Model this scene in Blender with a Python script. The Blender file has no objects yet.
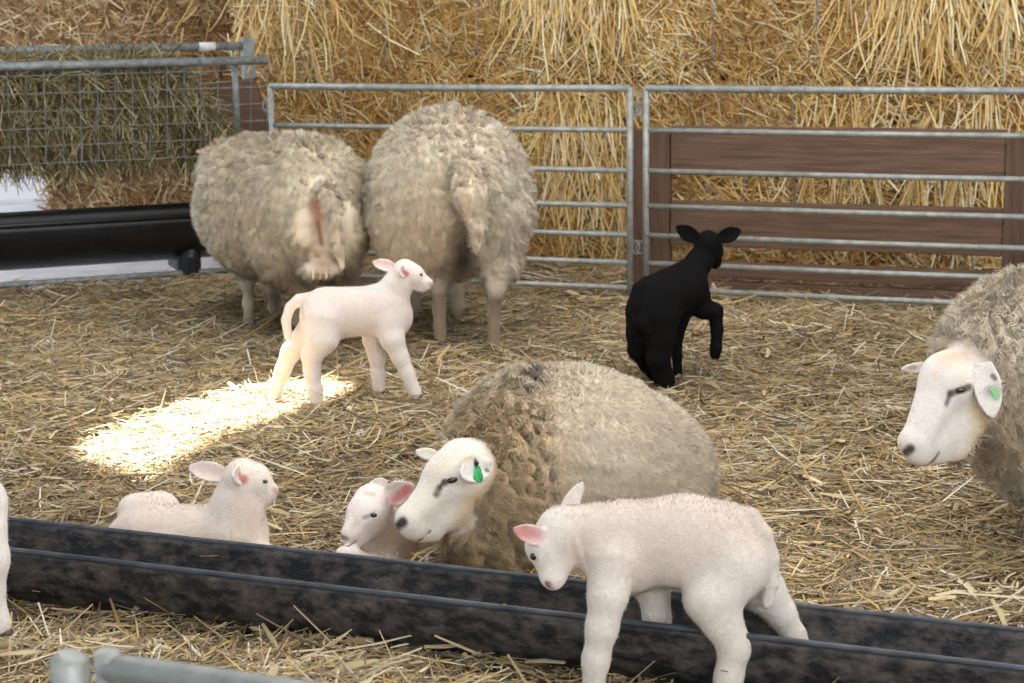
import bpy, math, random
import numpy as np
from mathutils import Vector, Matrix, kdtree, noise

random.seed(7)
rng = np.random.default_rng(11)
SC = bpy.context.scene
COL = SC.collection

# ------------------------------------------------------------------ camera
W, H, FPX = 1024, 683, 1800.0
CAM_H = 1.35
PITCH = math.radians(10.85)
ROLL = 0.012
cam_d = bpy.data.cameras.new('camera')
cam = bpy.data.objects.new('camera', cam_d)
COL.objects.link(cam)
SC.camera = cam
FW = Vector((0, math.cos(PITCH), -math.sin(PITCH)))
RT0 = Vector((1, 0, 0))
UP0 = Vector((0, math.sin(PITCH), math.cos(PITCH)))
RT = RT0 * math.cos(ROLL) - UP0 * math.sin(ROLL)
UP = UP0 * math.cos(ROLL) + RT0 * math.sin(ROLL)
CAM = Vector((0, 0, CAM_H))
m = Matrix((RT, UP, -FW)).transposed().to_4x4()
m.translation = CAM
cam.matrix_world = m
cam_d.sensor_width = 36.0
cam_d.lens = FPX / W * 36.0
cam_d.clip_start = 0.05
cam_d.clip_end = 200
cam_d.dof.use_dof = True
cam_d.dof.focus_distance = 4.35
cam_d.dof.aperture_fstop = 8.0

def ray(px, py):
    return FW + RT * ((px - W / 2) / FPX) + UP * ((H / 2 - py) / FPX)
def at(px, py, Y):                       # the point of the place seen at a pixel, on the vertical plane y = Y
    d = ray(px, py)
    return CAM + d * (Y / d.y)
def gnd(px, py, z=0.0):                  # ... on the horizontal plane at height z
    d = ray(px, py)
    return CAM + d * ((z - CAM_H) / d.z)

# ------------------------------------------------------------------ light
SC.view_settings.view_transform = 'Standard'
SC.view_settings.look = 'None'
SC.view_settings.gamma = 1.0
SC.view_settings.use_curve_mapping = False
SC.view_settings.exposure = 0.27
wd = bpy.data.worlds.new('world')
SC.world = wd
wd.use_nodes = True
wn = wd.node_tree
bg = wn.nodes['Background']
bg.inputs[0].default_value = (0.80, 0.90, 1.0, 1)
bg.inputs[1].default_value = 1.2

def add_light(name, kind, loc, target, energy, color, **kw):
    ld = bpy.data.lights.new(name, kind)
    ld.energy = energy
    ld.color = color
    for k, v in kw.items():
        setattr(ld, k, v)
    o = bpy.data.objects.new(name, ld)
    COL.objects.link(o)
    o.location = loc
    o.rotation_euler = (Vector(target) - Vector(loc)).to_track_quat('-Z', 'Y').to_euler()
    return o
SUN_DIR = Vector((0.28, -0.52, -1.0)).normalized()        # sunlight travels this way
add_light('sun', 'SUN', Vector((0, 5, 3)) - SUN_DIR * 5, (0, 5, 3), 48.0, (1.0, 0.94, 0.84), angle=math.radians(1.1))
# daylight through the roof lights and the open front of the barn
add_light('roof_light_area', 'AREA', (0.6, 5.0, 3.85), (0.4, 5.4, 0), 170, (1.0, 0.98, 0.96), shape='RECTANGLE', size=5.0, size_y=4.5)
add_light('back_left_fill_area', 'AREA', (-5.6, 10.2, 2.4), (-1.6, 9.6, 0), 130, (0.97, 0.98, 1.0), shape='RECTANGLE', size=2.6, size_y=3.0)  # added fill lamp to brighten the back-left floor; no door modelled there
add_light('open_door_area', 'AREA', (1.8, -1.8, 2.7), (0.1, 5.5, 0.5), 115, (1.0, 0.99, 0.98), shape='RECTANGLE', size=4.5, size_y=2.4)

# ------------------------------------------------------------------ helpers
def srgb(r, g, b):
    f = lambda c: (c / 255 / 12.92) if c / 255 <= 0.04045 else ((c / 255 + 0.055) / 1.055) ** 2.4
    return (f(r), f(g), f(b))
def tag(o, label=None, cat=None, group=None, kind=None):
    if label: o['label'] = label
    if cat: o['category'] = cat
    if group: o['group'] = group
    if kind: o['kind'] = kind
    return o
def empty(name, loc, label, cat, group=None, rz=0.0):
    o = bpy.data.objects.new(name, None)
    COL.objects.link(o)
    o.location = loc
    o.rotation_euler = (0, 0, rz)
    o.empty_display_size = 0.1
    return tag(o, label, cat, group)

def material(name, rough=0.8, metallic=0.0, spec=0.3, base=None, attr=False, noise_scale=None, noise_amt=0.25,
             c2=None, bump=0.0, bump_scale=60.0, stretch=None, sheen=0.0, contrast=(0.35, 0.65)):
    mt = bpy.data.materials.new(name)
    mt.use_nodes = True
    nt = mt.node_tree
    N, L = nt.nodes, nt.links
    b = N['Principled BSDF']
    b.inputs['Roughness'].default_value = rough
    b.inputs['Metallic'].default_value = metallic
    b.inputs['Specular IOR Level'].default_value = spec
    if sheen:
        b.inputs['Sheen Weight'].default_value = sheen
        b.inputs['Sheen Roughness'].default_value = 0.6
    tc = N.new('ShaderNodeTexCoord')
    mp = N.new('ShaderNodeMapping')
    L.new(tc.outputs['Object'], mp.inputs[0])
    if stretch: mp.inputs['Scale'].default_value = stretch
    src = None
    if attr:
        a = N.new('ShaderNodeAttribute')
        a.attribute_name = 'Col'
        src = a.outputs['Color']
    if noise_scale:
        nz = N.new('ShaderNodeTexNoise')
        nz.inputs['Scale'].default_value = noise_scale
        nz.inputs['Detail'].default_value = 5
        nz.inputs['Roughness'].default_value = 0.65
        L.new(mp.outputs[0], nz.inputs['Vector'])
        cr = N.new('ShaderNodeValToRGB')
        cr.color_ramp.elements[0].position = contrast[0]
        cr.color_ramp.elements[1].position = contrast[1]
        L.new(nz.outputs['Fac'], cr.inputs[0])
        if attr:
            lo = 1 - noise_amt
            cr.color_ramp.elements[0].color = (lo, lo, lo, 1)
            cr.color_ramp.elements[1].color = (1, 1, 1, 1)
            mx = N.new('ShaderNodeMix')
            mx.data_type = 'RGBA'
            mx.blend_type = 'MULTIPLY'
            mx.inputs[0].default_value = 1
            L.new(src, mx.inputs[6])
            L.new(cr.outputs[0], mx.inputs[7])
            src = mx.outputs[2]
        else:
            cr.color_ramp.elements[0].color = (*base, 1)
            cr.color_ramp.elements[1].color = (*(c2 or base), 1)
            src = cr.outputs[0]
    if src is not None:
        L.new(src, b.inputs['Base Color'])
    else:
        b.inputs['Base Color'].default_value = (*base, 1)
    if bump:
        n2 = N.new('ShaderNodeTexNoise')
        n2.inputs['Scale'].default_value = bump_scale
        n2.inputs['Detail'].default_value = 4
        L.new(mp.outputs[0], n2.inputs['Vector'])
        bp = N.new('ShaderNodeBump')
        bp.inputs['Strength'].default_value = bump
        bp.inputs['Distance'].default_value = 0.01
        L.new(n2.outputs['Fac'], bp.inputs['Height'])
        L.new(bp.outputs[0], b.inputs['Normal'])
    return mt

def link_mesh(name, me, mat, parent=None, loc=None, smooth=True):
    if mat: me.materials.append(mat)
    if smooth and len(me.polygons):
        me.polygons.foreach_set('use_smooth', np.ones(len(me.polygons), dtype=bool))
    o = bpy.data.objects.new(name, me)
    COL.objects.link(o)
    if parent is not None:
        o.parent = parent
    if loc is not None:
        o.location = loc
    return o

def np_mesh(name, V, Q, cols=None, tri=None):
    me = bpy.data.meshes.new(name)
    V = np.ascontiguousarray(V, dtype=np.float32)
    nq = len(Q); ntr = 0 if tri is None else len(tri)
    me.vertices.add(len(V))
    me.vertices.foreach_set('co', V.ravel())
    loops = Q.ravel().astype(np.int32)
    ls = np.arange(nq, dtype=np.int32) * Q.shape[1]
    if ntr:
        ls = np.concatenate([ls, len(loops) + np.arange(ntr, dtype=np.int32) * 3])
        loops = np.concatenate([loops, tri.ravel().astype(np.int32)])
    me.loops.add(len(loops))
    me.loops.foreach_set('vertex_index', loops)
    me.polygons.add(len(ls))
    me.polygons.foreach_set('loop_start', ls)
    me.update(calc_edges=True)
    if cols is not None:
        at_ = me.color_attributes.new('Col', 'FLOAT_COLOR', 'POINT')
        c = np.ones((len(V), 4), dtype=np.float32)
        c[:, :3] = cols
        at_.data.foreach_set('color', c.ravel())
    return me

class MB:                                             # collects shapes that belong to ONE mesh
    def __init__(s): s.v = []; s.f = []
    def add(s, vs, fs):
        o = len(s.v)
        s.v += [tuple(v) for v in vs]
        s.f += [tuple(i + o for i in f) for f in fs]
    def box(s, c, size, rot=None, bev=0.0):
        hx, hy, hz = size[0] / 2, size[1] / 2, size[2] / 2
        c = Vector(c)
        if bev <= 0:
            vs = [Vector((x, y, z)) for x in (-hx, hx) for y in (-hy, hy) for z in (-hz, hz)]
            fs = [(0, 1, 3, 2), (4, 6, 7, 5), (0, 4, 5, 1), (2, 3, 7, 6), (0, 2, 6, 4), (1, 5, 7, 3)]
        else:
            import bmesh
            bm = bmesh.new()
            bmesh.ops.create_cube(bm, size=1)
            for v in bm.verts: v.co = Vector((v.co.x * size[0], v.co.y * size[1], v.co.z * size[2]))
            bmesh.ops.bevel(bm, geom=bm.edges[:], offset=bev, segments=2, affect='EDGES', profile=0.6)
            vs = [v.co.copy() for v in bm.verts]
            fs = [[v.index for v in f.verts] for f in bm.faces]
            bm.free()
        if rot is not None: vs = [rot @ v for v in vs]
        s.add([c + v for v in vs], fs)
    def tube(s, pts, r, n=10, cap=True, closed=False):
        pts = [Vector(p) for p in pts]
        k = len(pts)
        rr = r if isinstance(r, (list, tuple)) else [r] * k
        vs = []; fs = []
        u = None
        for i, p in enumerate(pts):
            if closed: t = pts[(i + 1) % k] - pts[i - 1]
            else: t = pts[min(i + 1, k - 1)] - pts[max(i - 1, 0)]
            t.normalize()
            if u is None:
                u = t.orthogonal().normalized()
            else:
                u = (u - t * u.dot(t)).normalized()
            w = t.cross(u)
            for j in range(n):
                a = 2 * math.pi * j / n
                vs.append(p + (u * math.cos(a) + w * math.sin(a)) * rr[i])
        rng_ = k if closed else k - 1
        for i in range(rng_):
            i2 = (i + 1) % k
            for j in range(n):
                j2 = (j + 1) % n
                fs.append((i * n + j, i * n + j2, i2 * n + j2, i2 * n + j))
        if cap and not closed:
            fs.append(tuple(range(n))[::-1])
            fs.append(tuple((k - 1) * n + j for j in range(n)))
        s.add(vs, fs)
    def build(s, name, mat, parent=None, smooth=False, origin=None):
        me = bpy.data.meshes.new(name)
        vs = s.v
        if origin is not None:
            o = Vector(origin)
            vs = [Vector(v) - o for v in vs]
        me.from_pydata([tuple(v) for v in vs], [], s.f)
        me.update()
        o = link_mesh(name, me, mat, parent, loc=(origin if (origin is not None and parent is None) else None), smooth=False)
        if smooth:
            for p in me.polygons: p.use_smooth = len(p.vertices) == 4
        return o

# thin bent straws: a V-shaped blade in two or three segments
def straw_mesh(name, P0, D, Ln, Wd, bend, cols, seg=2, up=None, kink=None):
    n = len(P0)
    D = D / np.linalg.norm(D, axis=1, keepdims=True)
    if up is None:
        up = np.tile(np.array([[0, 0, 1.0]]), (n, 1)) + rng.normal(0, 0.45, (n, 3))
    S = np.cross(D, up)
    S /= np.linalg.norm(S, axis=1, keepdims=True) + 1e-9
    U = np.cross(S, D)
    rows = []
    for i in range(seg + 1):
        t = i / seg
        c = P0 + D * (Ln[:, None] * t) + bend * (t * t * Ln[:, None])
        w = (Wd * (0.55 + 0.9 * math.sin(math.pi * (0.15 + 0.7 * t))) * 0.5)[:, None]
        rows += [c - S * w, c + U * w * 0.8, c + S * w]
    k = 3 * (seg + 1)
    V = np.stack(rows, axis=1).reshape(-1, 3)
    base = np.arange(n)[:, None] * k
    q = []
    for i in range(seg):
        for j in range(2):
            a = i * 3 + j
            q.append(np.stack([base[:, 0] + a, base[:, 0] + a + 1, base[:, 0] + a + 4, base[:, 0] + a + 3], axis=1))
    Q = np.stack(q, axis=1).reshape(-1, 4)
    C = np.repeat(cols, k, axis=0)
    return np_mesh(name, V, Q, C)

def pick(pal, n, jitter=0.12, w=None):
    pal = np.array([srgb(*c) for c in pal])
    idx = rng.choice(len(pal), n, p=w)
    return np.clip(pal[idx] * (1 + rng.normal(0, jitter, (n, 1))), 0, 1)

def fbm(P, scale, seed=0.0, oct_=3):                 # cheap vectorised value noise from sines
    r = np.random.default_rng(int(seed * 100) + 5)
    out = np.zeros(len(P)); amp = 1.0; tot = 0
    for o in range(oct_):
        for _ in range(5):
            k = r.normal(0, 1, P.shape[1]); k /= np.linalg.norm(k)
            out += amp * np.sin(P @ k * scale * (2 ** o) * r.uniform(0.7, 1.4) + r.uniform(0, 6.28))
        tot += amp * 2.2; amp *= 0.55
    return out / tot
# ------------------------------------------------------------------ materials
M = {}
M['straw'] = material('straw', rough=0.75, spec=0.25, attr=True)
M['straw_base'] = material('straw_base', rough=0.95, spec=0.1, base=srgb(88, 68, 42), c2=srgb(168, 136, 88), noise_scale=38, bump=1.0, bump_scale=90, contrast=(0.3, 0.7))
M['bale_base'] = material('bale_base', rough=0.95, spec=0.1, base=srgb(132, 98, 52), c2=srgb(214, 174, 104), noise_scale=30, bump=1.0, bump_scale=70, stretch=(1, 1, 0.6), contrast=(0.3, 0.7))
M['hay_base'] = material('hay_base', rough=0.95, spec=0.1, base=srgb(62, 52, 26), c2=srgb(125, 106, 60), noise_scale=30, bump=1.0, bump_scale=70)
M['galv'] = material('galvanised_steel', rough=0.5, metallic=0.35, spec=0.5, base=srgb(140, 142, 136), c2=srgb(176, 178, 172), noise_scale=24, bump=0.15, bump_scale=120)
M['galv_dull'] = material('galvanised_steel_dull', rough=0.55, metallic=0.2, spec=0.5, base=srgb(116, 122, 122), c2=srgb(158, 164, 164), noise_scale=30, bump=0.1)
M['wood'] = material('brown_timber', rough=0.75, spec=0.3, base=srgb(82, 61, 50), c2=srgb(136, 108, 88), noise_scale=7, stretch=(0.5, 5, 9), bump=0.35, bump_scale=30, contrast=(0.25, 0.75))
M['wood_post'] = material('brown_timber_post', rough=0.75, spec=0.3, base=srgb(78, 58, 47), c2=srgb(124, 98, 80), noise_scale=7, stretch=(9, 5, 0.5), bump=0.35, bump_scale=30, contrast=(0.25, 0.75))
M['rubber'] = material('black_plastic', rough=0.42, spec=0.5, base=srgb(20, 21, 24), c2=srgb(34, 35, 38), noise_scale=9, bump=0.1)
M['trough'] = material('dusty_black_plastic', rough=0.5, spec=0.5, base=srgb(27, 28, 31), c2=srgb(100, 92, 87), noise_scale=19, bump=0.25, bump_scale=60, contrast=(0.42, 0.70), stretch=(1, 1, 1.6))
M['trough_rim'] = material('scuffed_black_plastic', rough=0.45, spec=0.5, base=srgb(44, 46, 52), c2=srgb(78, 82, 90), noise_scale=12, bump=0.15)
M['concrete'] = material('pale_concrete', rough=0.85, spec=0.2, base=srgb(196, 198, 206), c2=srgb(226, 226, 232), noise_scale=6, bump=0.2)
M['white_wall'] = material('white_wall_paint', rough=0.8, spec=0.2, base=srgb(226, 226, 232), c2=srgb(244, 244, 248), noise_scale=3)
M['roof'] = material('roof_sheet', rough=0.8, spec=0.2, base=srgb(170, 172, 172), c2=srgb(190, 190, 188), noise_scale=5)
M['twine'] = material('blue_grey_twine', rough=0.7, spec=0.3, base=srgb(126, 142, 160))
M['tape'] = material('white_tape', rough=0.5, spec=0.4, base=srgb(236, 238, 240))
M['skin'] = material('woolly_skin', rough=0.85, spec=0.2, attr=True, noise_scale=70, noise_amt=0.10, bump=0.35, bump_scale=260, sheen=0.15)
M['wool'] = material('wool_fibre', rough=0.9, spec=0.12, attr=True, sheen=0.1)
for mt in (M['wool'],):
    nt = mt.node_tree; N_, L_ = nt.nodes, nt.links
    tr = N_.new('ShaderNodeBsdfTranslucent'); mx_ = N_.new('ShaderNodeMixShader'); mx_.inputs[0].default_value = 0.25
    at_n = [q for q in N_ if q.type == 'ATTRIBUTE'][0]
    L_.new(at_n.outputs['Color'], tr.inputs['Color'])
    L_.new(N_['Principled BSDF'].outputs[0], mx_.inputs[1]); L_.new(tr.outputs[0], mx_.inputs[2])
    L_.new(mx_.outputs[0], N_['Material Output'].inputs['Surface'])
M['black_wool'] = material('black_wool', rough=0.9, spec=0.08, attr=True)
M['eye'] = material('dark_eye', rough=0.08, spec=0.8, base=(0.006, 0.005, 0.005))
M['ewe_eye'] = material('amber_eye', rough=0.1, spec=0.8, base=srgb(52, 40, 30))
M['hoof'] = material('horn_hoof', rough=0.6, spec=0.35, base=srgb(74, 62, 50), c2=srgb(120, 104, 84), noise_scale=60)
M['tag_green'] = material('green_tag_plastic', rough=0.35, spec=0.5, base=srgb(18, 150, 74))
M['tag_pale'] = material('pale_green_tag_plastic', rough=0.35, spec=0.5, base=srgb(150, 214, 150))
M['dark'] = material('dark_plastic', rough=0.5, spec=0.4, base=srgb(26, 28, 34))

# ------------------------------------------------------------------ the setting
GX0, GX1, GY0, GY1 = -6.0, 6.0, -3.0, 13.0
def ground_h(x, y):
    P = np.stack([x, y], axis=1)
    pile = np.clip((3.72 - 0.35 * (x + 1.1) - y) / 0.22, 0, 1) * np.clip((0.15 - x) / 0.5, 0, 1) * 0.05     # straw heaped against the trough
    return 0.018 * fbm(P, 4.0, 1) + 0.008 * fbm(P, 13.0, 2) + pile

mb = MB()
mb.box((0, 5, -0.16), (16, 18, 0.2))
fl = mb.build('floor', M['concrete'])
tag(fl, kind='structure')

# straw bedding: its edge runs along the hay feeder, leaving bare concrete behind
FA = gnd(0, 292, 0.0); FB = gnd(215, 277, 0.0)           # foot of the feeder
fdir = (FB - FA).normalized()
fnrm = Vector((-fdir.y, fdir.x, 0))
def inside_bedding(x, y):
    d = (x - FA.x) * fnrm.x + (y - FA.y) * fnrm.y           # behind the feeder line when > 0
    lim = 0.0 + 0.05 * np.sin(x * 7.0)
    return (d < lim) | (x > FB.x + 0.15)
nx, ny = 180, 220
gx = np.linspace(-3.6, 3.6, nx); gy = np.linspace(-0.5, 9.6, ny)
X, Y = np.meshgrid(gx, gy, indexing='ij')
Z = ground_h(X.ravel(), Y.ravel()).reshape(X.shape) - 0.005
idx = np.arange(nx * ny).reshape(nx, ny)
Q = np.stack([idx[:-1, :-1].ravel(), idx[1:, :-1].ravel(), idx[1:, 1:].ravel(), idx[:-1, 1:].ravel()], axis=1)
cxm = X.ravel()[Q].mean(1); cym = Y.ravel()[Q].mean(1)
Q = Q[inside_bedding(cxm, cym)]
Vg = np.stack([X.ravel(), Y.ravel(), Z.ravel()], axis=1)
me = np_mesh('straw_bedding_mat', Vg, Q)
ground = link_mesh('straw_litter', me, M['straw_base'])
tag(ground, 'trampled brown straw litter covering the pen floor', 'straw', kind='stuff')

PAL_G = [(192, 168, 126), (222, 206, 172), (152, 132, 102), (122, 108, 88), (208, 176, 112), (240, 230, 206), (174, 152, 116)]
WG = [.22, .15, .2, .12, .12, .07, .12]
def litter(n, xr, yr, zoff, tilt, L=(0.05, 0.2), Wm=0.0034, pal=PAL_G, w=WG):
    x = rng.uniform(*xr, n); y = rng.uniform(*yr, n)
    vis = (np.abs(x) < 0.30 * y + 0.9) & inside_bedding(x, y)
    x = x[vis]; y = y[vis]; n = len(x)
    z = ground_h(x, y) + zoff + rng.uniform(0, 0.02, n)
    a = rng.uniform(0, 2 * math.pi, n) * 1.0 + 1.2 * fbm(np.stack([x, y], 1), 3.0, 4)
    tl = rng.normal(0, tilt, n)
    D = np.stack([np.cos(a) * np.cos(tl), np.sin(a) * np.cos(tl), np.sin(np.abs(tl)) * np.where(rng.random(n) < .8, 1, -0.3)], axis=1)
    ln = rng.uniform(*L, n) ; ln *= rng.uniform(0.6, 1.2, n)
    bend = rng.normal(0, 0.16, (n, 3)); bend[:, 2] -= np.abs(D[:, 2]) * 0.8
    P0 = np.stack([x, y, z], axis=1) - D * ln[:, None] * 0.5
    P0[:, 2] = np.maximum(P0[:, 2], ground_h(P0[:, 0], P0[:, 1]) - 0.01)
    c = pick(pal, n, 0.14, w)
    wet = np.clip(0.5 + 0.9 * fbm(np.stack([x, y], 1), 2.3, 6), 0, 1)[:, None]      # some patches older and greyer
    c = c * (0.66 + 0.26 * wet)
    return P0, D, ln, rng.uniform(0.6, 1.5, n) * Wm, bend, c
parts = [litter(105000, (-3.4, 3.4), (2.3, 9.2), 0.002, 0.14),
         litter(105000, (-3.4, 3.4), (2.3, 9.2), 0.008, 0.25, L=(0.02, 0.09), Wm=0.0027),
         litter(34000, (-3.2, 3.2), (2.3, 9.2), 0.012, 0.30, L=(0.08, 0.26)),
         litter(2600, (-3.2, 3.2), (2.3, 9.2), 0.01, 0.8, L=(0.05, 0.17), Wm=0.0042),
         litter(1500, (-3.0, 3.0), (2.4, 9.0), 0.02, 0.2, L=(0.05, 0.13), Wm=0.010, pal=[(226, 208, 168), (206, 186, 146), (190, 164, 116)], w=None)]
arr = [np.concatenate([p[i] for p in parts]) for i in range(6)]
me = straw_mesh('straw_bedding', *arr)
sb = link_mesh('straw_bedding', me, M['straw'], smooth=False)
tag(sb, 'loose yellow and grey straw strewn over the pen floor', 'straw', kind='stuff')

# walls and roof: the barn is open to the front; the roof has one narrow gap where the sun comes through
mb = MB(); mb.box((0, 13.2, 2.1), (16, 0.2, 4.5)); tag(mb.build('wall_back', M['white_wall']), kind='structure')
mb = MB(); mb.box((7.0, 6.5, 2.1), (0.2, 13.4, 4.5)); tag(mb.build('wall_right', M['white_wall']), kind='structure')
ZC = 4.1
patch = [gnd(82, 464), gnd(92, 444), gnd(180, 414), gnd(250, 392), gnd(325, 380), gnd(350, 394), gnd(276, 424), gnd(205, 452), gnd(148, 480)]
hole = [p - SUN_DIR * (ZC / -SUN_DIR.z) * 1.0 for p in patch]
hole = [Vector((p.x, p.y, ZC)) for p in hole]
hc = sum(hole, Vector()) / len(hole)
outer = []
for p in hole:
    d = (p - hc); d.z = 0; d.normalize()
    t = min((9 if d.x > 0 else -9) - hc.x if abs(d.x) > 1e-6 else 1e9, 1e9)
    tx = abs(((9 if d.x > 0 else -9) - hc.x) / d.x) if abs(d.x) > 1e-6 else 1e9
    ty = abs((((15 if d.y > 0 else -4)) - hc.y) / d.y) if abs(d.y) > 1e-6 else 1e9
    outer.append(hc + d * max(min(tx, ty), 1.0) * 1.25)
n = len(hole)
vs = []; fs = []
for z in (0, 0.03):
    vs += [p + Vector((0, 0, z)) for p in hole] + [p + Vector((0, 0, z)) for p in outer]
for i in range(n):
    j = (i + 1) % n
    fs += [(i, j, n + j, n + i), (2 * n + i, 3 * n + i, 3 * n + j, 2 * n + j), (i, 2 * n + i, 2 * n + j, j)]
mb = MB(); mb.add(vs, fs); tag(mb.build('ceiling', M['roof']), kind='structure')

# ------------------------------------------------------------------ straw bales behind the fence
PAL_B = [(226, 190, 120), (240, 214, 154), (204, 166, 102), (160, 126, 76), (246, 232, 196), (214, 176, 108)]
PAL_P = [(190, 158, 112), (212, 184, 142), (160, 126, 86), (132, 100, 66), (226, 204, 168)]
def bale(origin, ux, w, h, d, label, pal, group, dens=3600, clumps=(), twines=(), base='bale_base', wscale=1.0, topstraw=True):
    """origin = front lower left corner, ux = unit vector along the front face"""
    root = empty('straw_bale', origin + ux * (w / 2), label, 'bale', group)
    uy = Vector((-ux.y, ux.x, 0))
    off = -(ux * (w / 2))
    # rounded, lumpy block
    nxs, nzs, nys = max(6, int(w / 0.06)), max(5, int(h / 0.06)), 8
    import bmesh
    bm = bmesh.new()
    bmesh.ops.create_cube(bm, size=1)
    bmesh.ops.subdivide_edges(bm, edges=bm.edges[:], cuts=14, use_grid_fill=True)
    for v in bm.verts:
        q = v.co * 2
        r = 0.94 + 0.06 * (1 - max(0, (abs(q.x) ** 8 + abs(q.y) ** 8 + abs(q.z) ** 8 - 1) / 2))
        l = Vector((q.x * w / 2, q.y * d / 2, q.z * h / 2)) 
        s_ = 1 - 0.03 * max(0, (abs(q.x) ** 6 + abs(q.y) ** 6 + abs(q.z) ** 6) - 1)
        nzv = noise.noise(Vector((l.x * 3 + origin.x * 7, l.y * 3, l.z * 4 + origin.z * 5))) * 0.02
        l = Vector((l.x * s_, l.y * s_, l.z * s_)) - Vector((0, 1, 0)) * nzv * (1 if q.y < 0 else 0)
        v.co = off + ux * (l.x + w / 2) + uy * (l.y + d / 2) + Vector((0, 0, l.z + h / 2))
    me = bpy.data.meshes.new('bale_core'); bm.to_mesh(me); bm.free()
    link_mesh('bale_core', me, M[base], root)
    n = int(dens * w * h)
    a = rng.uniform(0, w, n); z = rng.uniform(0.0, h, n)
    ang = rng.normal(0, 1.0, n) + 0.8 * fbm(np.stack([a, z], 1), 6.0, 3 + origin.z)
    D = np.stack([np.cos(ang), rng.normal(-0.10, 0.22, n), np.sin(ang)], axis=1)
    ln = rng.uniform(0.05, 0.19, n)
    wd_ = rng.uniform(0.6, 1.5, n) * 0.0047 * wscale
    dep = -rng.uniform(0.0, 0.030, n) + 0.006
    P0 = np.stack([a, dep, z], axis=1) - D * ln[:, None] * 0.5
    c = pick(pal, n, 0.15)
    tone = np.clip(0.55 + 0.9 * fbm(np.stack([a, z], 1), 5.0, 8 + origin.z), 0, 1)[:, None]        # browner, damper patches
    c = c * (tone + (1 - tone) * np.array([[.70, .60, .50]]))
    bend = rng.normal(0, 0.15, (n, 3)); bend[:, 2] -= 0.15
    for (ca, cw, z0, z1, k) in clumps:                    # hanging sheaves of long straw
        s0 = len(P0)
        aa = rng.normal(ca, cw / 2.2, k); zz = rng.uniform(z0, z1, k)
        l2 = rng.uniform(0.12, 0.38, k)
        Dc = np.stack([rng.normal(0, 0.26, k) + (aa - ca) * 0.6, rng.normal(-0.05, 0.07, k), -np.ones(k)], axis=1)
        P0 = np.concatenate([P0, np.stack([aa, -rng.uniform(0.02, 0.10, k), zz], axis=1)])
        D = np.concatenate([D, Dc]); ln = np.concatenate([ln, l2]); wd_ = np.concatenate([wd_, rng.uniform(0.7, 1.5, k) * 0.0046])
        bend = np.concatenate([bend, rng.normal(0, 0.16, (k, 3))])
        c = np.concatenate([c, pick(pal[:2] + pal[4:], k, 0.12)])
    def tow(A):
        A = np.asarray(A)
        return A[:, :1] * np.array(ux)[None] + A[:, 1:2] * np.array(uy)[None] + A[:, 2:3] * np.array([[0, 0, 1.0]])
    upv = np.tile(np.array([[-uy.x, -uy.y, 0.3]]), (len(P0), 1)) + rng.normal(0, 0.4, (len(P0), 3))
    P0w = tow(P0) + np.array(off)[None]
    me = straw_mesh('loose_straw', P0w, tow(D), ln, wd_, tow(bend), c, up=upv)
    o = link_mesh('loose_straw', me, M['straw'], root, smooth=False)
    o['kind'] = 'stuff'
    for ta in twines:
        t = MB()
        pts = [off + ux * (ta + 0.01 * math.sin(q * 5)) + uy * (-0.022 + 0.02 * (abs(q - .5) * 2) ** 6) + Vector((0, 0, 0.01 + q * (h - 0.02))) for q in [i / 10 for i in range(11)]]
        t.tube(pts, 0.0045, n=5)
        t.build('twine', M['twine'], root, smooth=True)
    return root

BU = Vector((1, -0.30, 0)).normalized()
BP = at(600, 100, 9.12); BP.z = 0
def bale_x(px, z):                       # distance along the front face seen at pixel column px at height z
    best = None
    for i in range(-600, 700):
        t = i * 0.01
        p = BP + BU * t + Vector((0, 0, z)) - CAM
        x = p.dot(RT) / p.dot(FW) * FPX + W / 2
        if best is None or abs(x - px) < best[0]: best = (abs(x - px), t)
    return best[1]
SEAM = 0.95
top_edges = [bale_x(q, 1.1) for q in (238, 592, 985)] + [bale_x(985, 1.1) + 1.9]
low_edges = [bale_x(262, .7), bale_x(585, .7), bale_x(897, .7), bale_x(897, .7) + 1.9]
tl = ['golden straw bale in the upper row, furthest left, ending beside the hay feeder',
      'golden straw bale in the middle of the upper row above the wooden gate',
      'golden straw bale at the right end of the upper row by the frame edge']
for i in range(3):
    w = top_edges[i + 1] - top_edges[i]
    cl = [[(w - 0.2, 0.26, 0.35, 0.95, 420), (0.3, .5, .2, .9, 160)], [(w - 0.28, 0.40, 0.25, 0.95, 560), (0.1, .15, .3, .9, 150)], [(0.08, 0.1, 0.3, 0.9, 150)]][i]
    tw = [[bale_x(q, 1.2) - top_edges[0] for q in (300, 385, 478)], [bale_x(q, 1.2) - top_edges[1] for q in (622, 712, 815)], [0.3]][i]
    bale(BP + BU * top_edges[i] + Vector((0, 0, SEAM)), BU, w - 0.02, 0.98, 0.9, tl[i], PAL_B, 'big straw bales stacked behind the fence', clumps=cl, twines=tw)
ll = ['straw bale in the lower row behind the two ewes at the fence',
      'straw bale in the lower row behind the left half of the wooden gate',
      'straw bale in the lower row behind the right end of the wooden gate']
for i in range(3):
    w = low_edges[i + 1] - low_edges[i]
    tw = [[bale_x(q, .7) - low_edges[0] for q in (345, 520)], [bale_x(q, .7) - low_edges[1] for q in (745, 795)], [bale_x(965, .7) - low_edges[2]]][i]
    cl = [[(w - 0.1, 0.15, 0.3, 0.95, 120)], [(0.12, 0.2, 0.3, 0.95, 160), (w - 0.3, .3, .5, .95, 60)], [(0.3, 0.5, 0.35, 0.95, 220)]][i]
    bale(BP + BU * low_edges[i], BU, w - 0.02, SEAM - 0.01, 0.9, ll[i], PAL_B, 'big straw bales stacked behind the fence', clumps=cl, twines=tw)

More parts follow.
